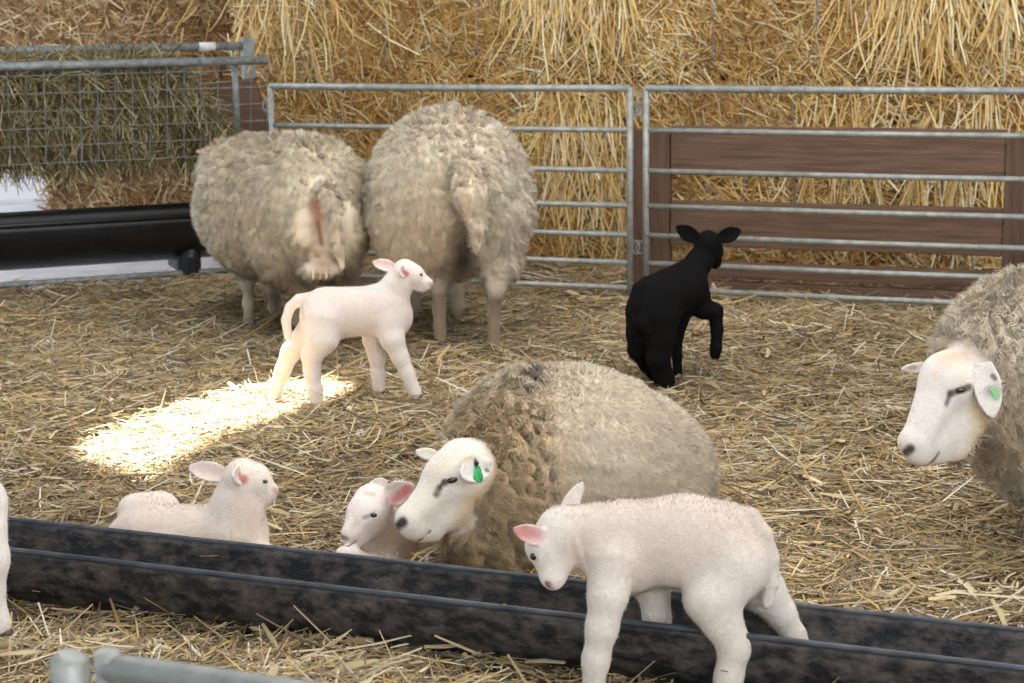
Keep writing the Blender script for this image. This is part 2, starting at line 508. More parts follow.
# paler bales further back on the left, beyond the hay feeder
PY = 10.6
PBU = Vector((1, 0.0, 0))
def pale(px0, px1, z0, z1, label):
    a = at(px0, 200, PY); b = at(px1, 200, PY)
    a.z = z0
    bale(a, PBU, b.x - a.x, z1 - z0, 0.9, label, PAL_P, 'pale straw bales at the back', dens=2600, base='pale_base', wscale=1.1)
M['pale_base'] = material('pale_bale_base', rough=0.95, spec=0.1, base=srgb(120, 92, 60), c2=srgb(200, 170, 128), noise_scale=26, bump=1.0, bump_scale=60, contrast=(0.3, 0.7))
zb = at(100, 212, PY).z; zt = at(100, 168, PY).z
pale(44, 330, 0.0, zt + 0.02, 'low pale straw bale standing on the concrete behind the black feed pan')
pale(-150, 330, zt + 0.03, zt + 1.05, 'pale straw bale in the back stack, seen above the hay rack')
pale(-150, 330, zt + 1.06, zt + 2.0, 'topmost pale straw bale at the top left corner')
# ------------------------------------------------------------------ sheep hurdles
FU = Vector((1, -0.36, 0)).normalized()                 # direction of the rear fence
FP = at(640, 200, 7.92); FP.z = 0
def along(P, U, px, z):
    lo, hi = -6.0, 6.0
    for _ in range(50):
        mid = (lo + hi) / 2
        p = P + U * mid + Vector((0, 0, z)) - CAM
        x = p.dot(RT) / p.dot(FW) * FPX + W / 2
        if x < px: lo = mid
        else: hi = mid
    return (lo + hi) / 2
RAILS = [0.95, 0.768, 0.59, 0.435, 0.305, 0.18, 0.067]
def hurdle(P, U, t0, t1, label, mat='galv', post0=True, post1=True, feet=True, off=0.0):
    n = Vector((-U.y, U.x, 0))
    base = P + U * ((t0 + t1) / 2) + n * off
    root = empty('sheep_hurdle', base, label, 'fence', 'steel sheep hurdles of the rear fence')
    h = (t1 - t0) / 2
    for i, z in enumerate(RAILS):
        t = MB()
        r = 0.0165 if i == 0 else 0.0125
        a = U * -h + Vector((0, 0, z)); b = U * h + Vector((0, 0, z))
        t.tube([a, a.lerp(b, .5) + Vector((0, 0, -0.003)), b], r, n=12)
        t.build('rail', M[mat], root, smooth=True)
    for s in (-1, 1):
        t = MB()
        a = U * (h * s)
        t.tube([a + Vector((0, 0, 0.0)), a + Vector((0, 0, 0.955))], 0.0150, n=12)
        if feet:
            t.tube([a + Vector((0, 0, 0.0)), a + Vector((0, 0, 0.03))], 0.024, n=10)
        t.build('post', M[mat], root, smooth=True)
        for z in (0.86, 0.25):                       # hooking loops on the outer side of each post
            t = MB()
            c = a + U * (s * 0.028) + Vector((0, 0, z))
            t.tube([c + U * (0.016 * math.cos(q)) + Vector((0, 0, 0.03 * math.sin(q))) for q in [k * math.pi / 6 for k in range(12)]], 0.004, n=6, closed=True)
            t.build('coupling_loop', M['galv_dull'], root, smooth=True)
    return root
t_l = along(FP, FU, 274, 0.5); t_m0 = along(FP, FU, 630, 0.5); t_m1 = along(FP, FU, 646, 0.5)
hurdle(FP, FU, t_l, t_m0, 'galvanised seven-rail hurdle behind the two standing ewes')
hurdle(FP, FU, t_m1, t_m1 + 1.95, 'galvanised seven-rail hurdle in front of the brown wooden gate')

# ------------------------------------------------------------------ brown timber panel between hurdle and bales
TU = Vector((1, -0.34, 0)).normalized()
TP = at(668, 200, 8.20); TP.z = 0
tn = Vector((-TU.y, TU.x, 0))
tx0 = along(TP, TU, 634, .5); tx1 = along(TP, TU, 1003, .5); tx2 = tx1 + 0.16
root = empty('wooden_gate', TP + TU * ((tx0 + tx2) / 2), 'weathered brown wooden gate of broad planks and posts behind the right hurdle', 'gate')
o_ = (tx0 + tx2) / 2
Rz = Matrix.Rotation(math.atan2(TU.y, TU.x), 3, 'Z')
def brd(name, ta, tb, z0, z1, dep, th, mat):
    t = MB()
    t.box((0, 0, 0), (tb - ta, th, z1 - z0), bev=0.006)
    o = t.build(name, M[mat], root)
    o.location = TU * ((ta + tb) / 2 - o_) + tn * dep + Vector((0, 0, (z0 + z1) / 2))
    o.rotation_euler = (random.uniform(-.01, .01), random.uniform(-.004, .004), math.atan2(TU.y, TU.x))
px_t = lambda px: along(TP, TU, px, .5)
def zof(py, px=800):
    p = TP + TU * px_t(px)
    return at(px, py, p.y).z
zt_ = zof(131)
brd('post', px_t(630), px_t(648), 0.0, zt_, 0.0, 0.07, 'wood_post')
brd('post', px_t(650), px_t(671), 0.0, zt_, 0.0, 0.07, 'wood_post')
brd('post', px_t(1005), px_t(1005) + 0.15, 0.0, zt_, 0.0, 0.07, 'wood_post')
def zof(py, px=800):
    p = TP + TU * px_t(px)
    return at(px, py, p.y).z
for (ya, yb) in ((127, 174), (203, 249), (264, 280), (284, 306)):
    brd('plank', px_t(671) + 0.004, px_t(1005) - 0.004, max(0.01, zof(yb)), zof(ya), -0.005, 0.045, 'wood')

# ------------------------------------------------------------------ hay feeder on the left
FE = (FB - FA); FU2 = FE.normalized(); fn = Vector((-FU2.y, FU2.x, 0))
f0 = FA - FU2 * 0.9
f_end = along(FA, FU2, 268, 1.05)
def FZ(py, px=150, off=0.0):
    p = FA + FU2 * along(FA, FU2, px, .8) + fn * off
    return at(px, py, p.y).z
ftop = FZ(63)
flen = f_end + 0.9
root = empty('hay_feeder', f0 + FU2 * (flen / 2), 'galvanised steel hay rack with wire mesh front and black feed pan', 'hay feeder')
C0 = -FU2 * (flen / 2)
fp = lambda t, off, z: C0 + FU2 * t + fn * off + Vector((0, 0, z))
t = MB(); t.tube([fp(0, 0, ftop), fp(flen, 0, ftop)], 0.021, n=14); t.tube([fp(flen - .34, 0, ftop), fp(flen - .31, 0, ftop)], 0.024, n=14)
t.build('front_rail', M['galv_dull'], root, smooth=True)
brz = FZ(48, 150, 0.62)
bt1 = along(FA + fn * 0.62, FU2, 248, 1.05) + 0.9
t = MB(); t.tube([fp(0, .62, brz), fp(bt1, .62, brz)], 0.021, n=14); t.build('back_rail', M['galv_dull'], root, smooth=True)
tt = along(FA + fn * 0.62, FU2, 206, 1.05) + 0.9
t = MB(); t.tube([fp(tt - .035, .62, brz), fp(tt + .05, .62, brz)], 0.0222, n=14)
t.build('white_tape', M['tape'], root, smooth=True)
t = MB(); t.box(fp(bt1, .62, brz / 2 + .02), (0.06, 0.06, brz + 0.04), rot=Matrix.Rotation(math.atan2(FU2.y, FU2.x), 3, 'Z'), bev=0.004)
t.build('back_post', M['galv_dull'], root)
th = along(FA, FU2, 238, .8) + 0.9
t = MB(); t.tube([fp(th, 0.03, ftop), fp(th, 0.03, ftop - .34)], 0.017, n=12)
t.build('front_post', M['galv_dull'], root, smooth=True)
t = MB(); t.tube([fp(bt1, .58, brz - .22), fp(bt1 + 0.05, .30, brz - .42), fp(bt1 + 0.03, .02, ftop - .52)], 0.014, n=10)
t.build('brace', M['galv_dull'], root, smooth=True)
mbot = ftop - 0.47
t = MB()
nw = int(flen / 0.082)
for i in range(nw + 1):
    x = i * flen / nw
    t.tube([fp(x, 0.0, ftop - 0.01), fp(x, 0.10, mbot)], 0.0024, n=5, cap=False)
for k in range(6):
    q = (k + .55) / 5.6
    t.tube([fp(0, 0.10 * q - .004, ftop + (mbot - ftop) * q), fp(flen, 0.10 * q - .004, ftop + (mbot - ftop) * q)], 0.0024, n=5, cap=False)
t.build('wire_mesh', M['galv_dull'], root, smooth=True)
t = MB(); t.tube([fp(0, 0, 0.035), fp(flen * .5, 0, 0.03), fp(flen + .02, 0, 0.03)], 0.016, n=10)
t.build('bottom_rail', M['galv_dull'], root, smooth=True)
# black feed pan: a half pipe with turned rims and closed ends, hung under the rack
ph = FZ(216, 100, 0.12); pr = 0.24
pl0, pl1 = 0.0, along(FA, FU2, 222, .3) + 0.9
t = MB()
def half_pipe(mbx, fpt, t0, t1, cy, cz, r, th, nseg=20, nl=2, depth=1.0):
    prof = []
    for i in range(nseg + 1):
        a = math.pi + math.pi * i / nseg
        prof.append((cy + r * math.cos(a), cz + r * depth * math.sin(a)))
    for i in range(nseg, -1, -1):
        a = math.pi + math.pi * i / nseg
        prof.append((cy + (r - th) * math.cos(a), cz + (r - th) * depth * math.sin(a)))
    k = len(prof)
    vs = []; fs = []
    for j in range(nl + 1):
        tt_ = t0 + (t1 - t0) * j / nl
        vs += [fpt(tt_, y, z) for (y, z) in prof]
    for j in range(nl):
        for i in range(k):
            i2 = (i + 1) % k
            fs.append((j * k + i, j * k + i2, (j + 1) * k + i2, (j + 1) * k + i))
    mbx.add(vs, fs)
    for tt_ in (t0, t1):                                         # end plates
        s = 1 if tt_ == t0 else -1
        A = [fpt(tt_, y, z) for (y, z) in prof[:nseg + 1]]
        B = [fpt(tt_ + s * th, y, z) for (y, z) in prof[:nseg + 1]]
        q = nseg + 1
        mbx.add(A + B, [tuple(range(q)), tuple(range(2 * q - 1, q - 1, -1))] + [(i, i + 1, q + i + 1, q + i) for i in range(q - 1)] + [(0, q, 2 * q - 1, q - 1)])
half_pipe(t, fp, pl0, pl1, 0.16, ph, pr, 0.012)
pan = t.build('feed_pan', M['rubber'], root, smooth=True)
t = MB()
for s in (-1, 1):
    t.tube([fp(pl0, .16 + s * pr, ph), fp(pl1, .16 + s * pr, ph)], 0.012, n=10)
t.build('pan_rim', M['rubber'], pan, smooth=True)
for tx in (pl1 - 0.17, pl0 + 0.25):
    t = MB()
    t.tube([fp(tx, .03, 0.0), fp(tx, .03, 0.10), fp(tx + .02, .05, 0.14)], [0.06, 0.062, 0.05], n=14)
    t.box(fp(tx, .16, 0.08), (0.10, 0.28, 0.10), rot=Matrix.Rotation(math.atan2(FU2.y, FU2.x), 3, 'Z'), bev=0.01)
    t.build('foot', M['rubber'], root)

# hay in the rack
hz0 = FZ(161, 100, .12)
hroot = empty('hay', f0 + FU2 * (flen / 2) + Vector((0, 0, hz0)), 'greenish brown hay packed in the wire rack', 'hay')
hlen = along(FA, FU2, 236, .9) + 0.9
import bmesh
bm = bmesh.new()
NXh, NA = 60, 22
rows = []
for i in range(NXh + 1):
    x = hlen * i / NXh
    e = min(1.0, (hlen - x) / 0.30)
    top = (ftop - hz0) * (0.98 * e ** 0.6 if e < 1 else 0.98)
    ring = []
    for j in range(NA):
        a = 2 * math.pi * j / NA
        cy, cz = .34, top * 0.5
        ry, rz_ = .25 - 0.0 * e, top * 0.5
        sx = abs(math.cos(a)) ** 0.6 * math.copysign(1, math.cos(a)); sz = abs(math.sin(a)) ** 0.7 * math.copysign(1, math.sin(a))
        y = cy + ry * sx * (0.75 + 0.25 * sz) ; z = cz + rz_ * sz
        nz_ = noise.noise(Vector((x * 4, y * 5, z * 5 + 3))) * 0.035
        ring.append(bm.verts.new(fp(x, y + nz_ + (0.10 * (1 - z / max(top, .01)) if y < .34 else -.1 * (1 - z / max(top, .01))), z + nz_)))
    rows.append(ring)
for i in range(NXh):
    for j in range(NA):
        j2 = (j + 1) % NA
        bm.faces.new((rows[i][j], rows[i][j2], rows[i + 1][j2], rows[i + 1][j]))
bm.faces.new(rows[0]); bm.faces.new(rows[-1][::-1])
bmesh.ops.recalc_face_normals(bm, faces=bm.faces[:])
me = bpy.data.meshes.new('hay_core'); bm.to_mesh(me); bm.free()
link_mesh('hay_core', me, M['hay_base'], hroot)
nh = 28000
x = rng.uniform(0.0, hlen, nh); u_ = rng.random(nh)
top = (ftop - hz0) * np.clip((hlen - x) / 0.30, 0.02, 1) ** 0.6
front = u_ < 0.72
y = np.where(front, 0.085 + rng.normal(0, 0.02, nh), rng.uniform(0.08, 0.58, nh))
z = np.where(front, rng.uniform(0, 1, nh) * top, top * 0.98 + rng.uniform(-.01, .03, nh))
y = y + np.where(front, (1 - z / np.maximum(top, .01)) * 0.14, 0)
ang = np.where(front, rng.normal(-1.2, 1.1, nh), rng.uniform(0, 6.28, nh))
Dl = np.stack([np.cos(ang), rng.normal(-.1, .3, nh), np.where(front, np.sin(ang), rng.normal(.1, .3, nh))], axis=1)
ln = rng.uniform(.05, .20, nh)
arrP = np.array(fp(0, 0, 0))[None] + x[:, None] * np.array(FU2)[None] + y[:, None] * np.array(fn)[None] + z[:, None] * np.array([[0, 0, 1.]])
arrD = Dl[:, :1] * np.array(FU2)[None] + Dl[:, 1:2] * np.array(fn)[None] + Dl[:, 2:] * np.array([[0, 0, 1.]])
upv = np.tile(np.array([[-fn.x, -fn.y, .3]]), (nh, 1)) + rng.normal(0, .5, (nh, 3))
PAL_H = [(142, 128, 90), (176, 162, 122), (106, 94, 62), (80, 70, 46), (204, 192, 154), (124, 112, 76)]
arrP -= arrD * ln[:, None] * .4
me = straw_mesh('hay_wisps', arrP, arrD, ln, rng.uniform(.6, 1.4, nh) * .0034, rng.normal(0, .2, (nh, 3)) + np.array([[0, 0, -.25]]), pick(PAL_H, nh, .16, [.25, .16, .2, .16, .07, .16]), up=upv)
o = link_mesh('hay_wisps', me, M['straw'], hroot, smooth=False); o['kind'] = 'stuff'

# brown board behind the end of the feeder
bp_ = at(238, 100, 9.35); bp_.z = 0
t = MB()
vs = [at(203, 84, 9.35), at(252, 78, 9.35), at(272, 132, 9.35), at(276, 230, 9.35), at(225, 230, 9.35)]
vv = [v - bp_ for v in vs] + [v - bp_ + Vector((0.01, 0.06, 0)) for v in vs]
t.add(vv, [(0, 1, 2, 3, 4), (9, 8, 7, 6, 5)] + [(i, 5 + i, 5 + (i + 1) % 5, (i + 1) % 5) for i in range(5)])
o = t.build('timber_board', M['wood'])
o.location = bp_
tag(o, 'short brown timber board with a slanting end between hay rack and bales', 'board')

# ------------------------------------------------------------------ long black trough in the foreground
RZ = 0.155
nr0 = gnd(0, 549, RZ); nr1 = gnd(1024, 669, RZ); fr0 = gnd(0, 516, RZ); fr1 = gnd(1024, 633, RZ)
U1 = (nr1 - nr0).normalized()
n1 = Vector((-U1.y, U1.x, 0))
wdt = ((fr0 - nr0).dot(n1) + (fr1 - nr0).dot(n1)) / 2
TW = wdt / 2
print('trough width', wdt, (fr0 - nr0).dot(n1), (fr1 - nr0).dot(n1), nr0, nr1)
mid = (nr0 + nr1) / 2 + n1 * TW; mid.z = 0
troot = empty('feed_trough', mid, 'long dusty black plastic feed trough lying across the foreground', 'trough')
tp = lambda t_, y, z: U1 * t_ + n1 * y + Vector((0, 0, z))
t = MB(); half_pipe(t, tp, -1.38, 1.40, 0.0, RZ, TW, 0.008, nseg=28, nl=24, depth=(RZ - 0.004) / TW)
sh = t.build('trough_shell', M['trough'], troot, smooth=True)
t = MB()
for s in (-1, 1):
    pts = [tp(-1.38 + 2.78 * i / 12, s * (TW - .002), RZ) for i in range(13)]
    t.tube(pts, 0.0065, n=10)
t.build('trough_rim', M['trough_rim'], troot, smooth=True)
# a few wisps of straw caught on the trough
for (px, py, z, d, l, lab) in ((228, 540, RZ + .01, (0.02, -.22, -1), 0.10, 'single yellow straw hanging over the far rim of the trough'),
                               (200, 556, RZ + .012, (1, -.3, .12), 0.045, 'short brown straw lying on the near rim of the trough')):
    p = gnd(px, py, z); p.z = z
    if l > .06: p = at(232, 533, gnd(232, 536, RZ).y); p.z = RZ + 0.014
    t = MB(); dv = Vector(d).normalized()
    t.tube([Vector((0, 0, 0)), dv * l * .5 + Vector((0.001, -.004, 0)), dv * l], [0.0014, .0018, .0012], n=6)
    o = t.build('straw', material('straw_stem_' + ('a' if l > .06 else 'b'), rough=.7, base=srgb(206, 178, 104) if l > .06 else srgb(128, 98, 60)))
    o.location = p
    tag(o, lab, 'straw')

# ------------------------------------------------------------------ blurred steel gate close to the camera
GZ = 0.74
g0 = gnd(108, 668, GZ); g1 = gnd(300, 696, GZ)
GU = (g1 - g0).normalized()
groot = empty('steel_gate', Vector((g0.x, g0.y, 0)), 'pale galvanised steel gate, out of focus, at the lower left', 'gate')
gp = lambda t_, z, o=0.0: GU * t_ + Vector((-GU.y, GU.x, 0)) * o + Vector((0, 0, z))
t = MB(); t.tube([gp(0.0, GZ), gp(1.2, GZ)], 0.0145, n=14); t.build('rail', M['galv'], groot, smooth=True)
t = MB(); t.tube([gp(0, 0.0), gp(0, GZ + .016)], 0.0125, n=14); t.tube([gp(0, GZ + .012), gp(0, GZ + .018)], [0.0125, .009], n=14)
t.build('post', M['galv'], groot, smooth=True)
t = MB(); t.tube([gp(-.042, GZ - .08), gp(-.042, GZ + .002), gp(-.040, GZ + .008)], [0.019, .019, .012], n=14); t.build('hinge', M['galv'], groot, smooth=True)
for z in (.58, .43, .29, .16):
    t = MB(); t.tube([gp(0, z), gp(1.2, z)], 0.012, n=10); t.build('rail', M['galv'], groot, smooth=True)
t = MB(); t.tube([gp(1.2, 0.0), gp(1.2, GZ + .006)], 0.0155, n=14); t.build('post', M['galv'], groot, smooth=True)
# ------------------------------------------------------------------ animal modelling
class Sculpt:
    """a blend of rounded forms turned into ONE continuous surface"""
    def __init__(s): s.pr = []; s.paint = []
    def cap(s, a, b, ra, rb, k=0.02, flat=None, fw=1.0):
        s.pr.append(('cap', np.array(a), np.array(b), ra, rb, k, None if flat is None else np.array(Vector(flat).normalized()), fw))
        return s
    def chain(s, pts, rs, k=0.02, flat=None, fw=1.0):
        for i in range(len(pts) - 1):
            s.cap(pts[i], pts[i + 1], rs[i], rs[i + 1], k, flat, fw)
        return s
    def ell(s, c, r, axes=None, k=0.03):
        A = np.eye(3) if axes is None else np.array([np.array(Vector(a).normalized()) for a in axes])
        s.pr.append(('ell', np.array(c), np.array(r, dtype=float), A, k)); return s
    def cut(s, a, b, ra, rb, k=0.004):
        s.pr.append(('cut', np.array(a), np.array(b), ra, rb, k)); return s
    def ear(s, base, tip, facing, hw, th=0.003, cup=0.35, k=0.006, droop=0.0, basew=0.55):
        """leaf-shaped cupped ear; facing = direction the hollow looks at"""
        s.pr.append(('ear', np.array(base), np.array(tip), np.array(facing), hw, th, cup, k, droop, basew)); return s
    def bounds(s):
        lo = np.full(3, 1e9); hi = -lo
        for p in s.pr:
            l, h = s.bb(p); lo = np.minimum(lo, l); hi = np.maximum(hi, h)
        return lo - 0.02, hi + 0.02
    def bb(s, p):
        if p[0] in ('cap', 'cut'):
            r = max(p[3], p[4]) + 0.0
            if p[0] == 'cap' and p[7] > 1: r *= p[7]
            return np.minimum(p[1], p[2]) - r, np.maximum(p[1], p[2]) + r
        if p[0] == 'ell':
            r = np.abs(p[3].T * p[2][None, :]).sum(1); return p[1] - r, p[1] + r
        r = p[4] * 1.6 + abs(p[8])
        return np.minimum(p[1], p[2]) - r, np.maximum(p[1], p[2]) + r
    def build(s, h0, fine=(), h1=None, lump=None):
        lo, hi = s.bounds()
        axs = []
        for d in range(3):
            iv = [(f[0][d], f[1][d]) for f in fine]
            v = [lo[d]]
            while v[-1] < hi[d]:
                st = h1 if any(a - h0 <= v[-1] <= b for a, b in iv) else h0
                v.append(v[-1] + st)
            axs.append(np.array(v, dtype=np.float32))
        F = np.full([len(a) for a in axs], 0.5, dtype=np.float32)
        for p in s.pr:
            l, h = s.bb(p)
            k = {'cap': lambda: p[5], 'cut': lambda: p[5], 'ell': lambda: p[4], 'ear': lambda: p[7]}[p[0]]()
            mg = k + 0.02
            ix = [(max(0, np.searchsorted(axs[d], l[d] - mg) - 1), np.searchsorted(axs[d], h[d] + mg) + 1) for d in range(3)]
            sl = tuple(slice(*i) for i in ix)
            X = axs[0][sl[0]][:, None, None]; Y = axs[1][sl[1]][None, :, None]; Z = axs[2][sl[2]][None, None, :]
            if p[0] in ('cap', 'cut'):
                a, b = p[1], p[2]; ba = b - a; L2 = max(float(ba @ ba), 1e-9)
                dx, dy, dz = X - a[0], Y - a[1], Z - a[2]
                t = np.clip((dx * ba[0] + dy * ba[1] + dz * ba[2]) / L2, 0, 1)
                ex, ey, ez = dx - t * ba[0], dy - t * ba[1], dz - t * ba[2]
                d2 = ex * ex + ey * ey + ez * ez
                fw = 1.0
                if p[0] == 'cap' and p[6] is not None:
                    n = p[6]; fw = p[7]
                    q = ex * n[0] + ey * n[1] + ez * n[2]
                    d2 = d2 + q * q * (1 / (fw * fw) - 1)
                D = np.sqrt(np.maximum(d2, 0)) - (p[3] + (p[4] - p[3]) * t)
            elif p[0] == 'ell':
                c, r, A = p[1], p[2], p[3]
                dx, dy, dz = X - c[0], Y - c[1], Z - c[2]
                k0 = 0; k1 = 0
                for i in range(3):
                    u = dx * A[i][0] + dy * A[i][1] + dz * A[i][2]
                    k0 = k0 + (u / r[i]) ** 2; k1 = k1 + (u / r[i] ** 2) ** 2
                k0 = np.sqrt(k0); k1 = np.sqrt(k1) + 1e-6
                D = k0 * (k0 - 1) / k1
            else:
                base, tip, fc, hw, th, cup, k, droop, basew = p[1:10]
                ax = tip - base; L = np.linalg.norm(ax); ax = ax / L
                n = fc - ax * (fc @ ax); n /= np.linalg.norm(n); sd = np.cross(ax, n)
                dx, dy, dz = X - base[0], Y - base[1], Z - base[2]
                u = (dx * ax[0] + dy * ax[1] + dz * ax[2]) / L
                v = dx * sd[0] + dy * sd[1] + dz * sd[2]
                w = dx * n[0] + dy * n[1] + dz * n[2]
                uc = np.clip(u, 0, 1)
                prof = hw * np.maximum(0.0, np.where(uc < 0.45, basew + (1 - basew) * np.sin(uc / 0.45 * math.pi / 2), np.maximum(0, 1 - ((uc - 0.45) / 0.56) ** 1.9) ** 0.72))
                w0 = cup * v * v / hw - droop * uc * uc - cup * hw * 0.3 * (1 - uc)
                dv = np.abs(v) - prof; dw = np.abs(w - w0) * 0.8 - th
                du = np.abs(u - 0.5) * L - 0.5 * L
                D = np.maximum(np.maximum(dv, dw), du)
            S = F[sl]
            if p[0] == 'cut':
                D = -D
                hh = np.clip(0.5 - 0.5 * (D * -1 + S) / -k * -1, 0, 1) if False else None
                m_ = np.maximum(k - np.abs(S - D), 0) / k
                F[sl] = np.maximum(S, D) + m_ * m_ * k * 0.25
            else:
                m_ = np.maximum(k - np.abs(S - D), 0) / k
                F[sl] = np.minimum(S, D) - m_ * m_ * k * 0.25
        return surface_nets(F, axs)

def surface_nets(F, axs):
    nx, ny, nz = F.shape
    ins = F < 0
    cnt = np.zeros((nx - 1, ny - 1, nz - 1), dtype=np.int8)
    for i in (0, 1):
        for j in (0, 1):
            for k in (0, 1):
                cnt += ins[i:nx - 1 + i, j:ny - 1 + j, k:nz - 1 + k]
    act = (cnt > 0) & (cnt < 8)
    I, J, K = np.nonzero(act)
    idx = -np.ones(act.shape, dtype=np.int64); idx[I, J, K] = np.arange(len(I))
    acc = np.zeros((len(I), 3)); num = np.zeros(len(I))
    for ax in range(3):
        for a in (0, 1):
            for b in (0, 1):
                o0 = [0, 0, 0]; o1 = [0, 0, 0]
                oth = [q for q in range(3) if q != ax]
                o0[oth[0]] = o1[oth[0]] = a; o0[oth[1]] = o1[oth[1]] = b; o1[ax] = 1
                f0 = F[I + o0[0], J + o0[1], K + o0[2]].astype(float); f1 = F[I + o1[0], J + o1[1], K + o1[2]].astype(float)
                cr = (f0 < 0) != (f1 < 0)
                t = np.where(cr, f0 / np.where(cr, f0 - f1, 1), 0)
                p0 = np.stack([axs[0][I + o0[0]], axs[1][J + o0[1]], axs[2][K + o0[2]]], 1)
                p1 = np.stack([axs[0][I + o1[0]], axs[1][J + o1[1]], axs[2][K + o1[2]]], 1)
                acc += np.where(cr[:, None], p0 + (p1 - p0) * t[:, None], 0); num += cr
    V = acc / num[:, None]
    Q = []
    for ax in range(3):
        sl0 = [slice(None)] * 3; sl1 = [slice(None)] * 3
        sl0[ax] = slice(0, -1); sl1[ax] = slice(1, None)
        e = ins[tuple(sl0)] != ins[tuple(sl1)]
        a, b, c = np.nonzero(e)
        cc = [a, b, c]
        o1, o2 = [(1, 2), (2, 0), (0, 1)][ax]
        ok = (cc[o1] > 0) & (cc[o2] > 0) & (cc[o1] < F.shape[o1] - 1) & (cc[o2] < F.shape[o2] - 1)
        cc = [q[ok] for q in cc]
        flip = ~ins[tuple(sl0)][cc[0], cc[1], cc[2]]
        def g(d1, d2):
            q = [x.copy() for x in cc]; q[o1] -= d1; q[o2] -= d2
            return idx[q[0], q[1], q[2]]
        q = np.stack([g(1, 1), g(0, 1), g(0, 0), g(1, 0)], 1)
        q[flip] = q[flip][:, ::-1]
        Q.append(q)
    Q = np.concatenate(Q)
    Q = Q[(Q >= 0).all(1)]
    return V, Q

def smooth_verts(V, Q, it=2, lam=0.5):
    for _ in range(it):
        acc = np.zeros_like(V); n = np.zeros(len(V))
        for a in range(4):
            b = (a + 1) % 4
            np.add.at(acc, Q[:, a], V[Q[:, b]]); np.add.at(n, Q[:, a], 1)
            np.add.at(acc, Q[:, b], V[Q[:, a]]); np.add.at(n, Q[:, b], 1)
        V = V + lam * (acc / np.maximum(n, 1)[:, None] - V)
    return V

def vnormals(V, Q):
    fn_ = np.cross(V[Q[:, 2]] - V[Q[:, 0]], V[Q[:, 3]] - V[Q[:, 1]])
    N = np.zeros_like(V)
    for a in range(4): np.add.at(N, Q[:, a], fn_)
    return N / (np.linalg.norm(N, axis=1, keepdims=True) + 1e-12)

def biggest(V, Q):
    """drop specks that are not part of the body"""
    par = np.arange(len(V))
    lab = np.arange(len(V))
    for _ in range(4000):
        mn = lab[Q].min(1)
        new = lab.copy()
        for a in range(4): np.minimum.at(new, Q[:, a], mn)
        new = new[new]
        if (new == lab).all(): break
        lab = new
    u, c = np.unique(lab, return_counts=True)
    keep = lab == u[c.argmax()]
    mp = -np.ones(len(V), dtype=np.int64); mp[keep] = np.arange(keep.sum())
    Q2 = Q[keep[Q].all(1)]
    return V[keep], mp[Q2]

def seg_d(V, a, b):
    a = np.array(a); b = np.array(b); ba = b - a
    t = np.clip(((V - a) @ ba) / max(ba @ ba, 1e-9), 0, 1)
    return np.linalg.norm(V - a - t[:, None] * ba, axis=1)

class Paint:
    """colouring of hide and wool, with some shade painted in"""
    def __init__(s, V, base): s.V = V; s.C = np.tile(np.array(srgb(*base)), (len(V), 1))
    def dab(s, a, b, r, col, soft=0.5, amt=1.0, N=None, nd=None):
        d = seg_d(s.V, a, b)
        w = np.clip((r - d) / (r * soft), 0, 1) * amt
        if nd is not None: w = w * np.clip((N @ np.array(Vector(nd).normalized())) * 3, 0, 1)
        s.C = s.C * (1 - w[:, None]) + np.array(srgb(*col)) * w[:, None]
        return s

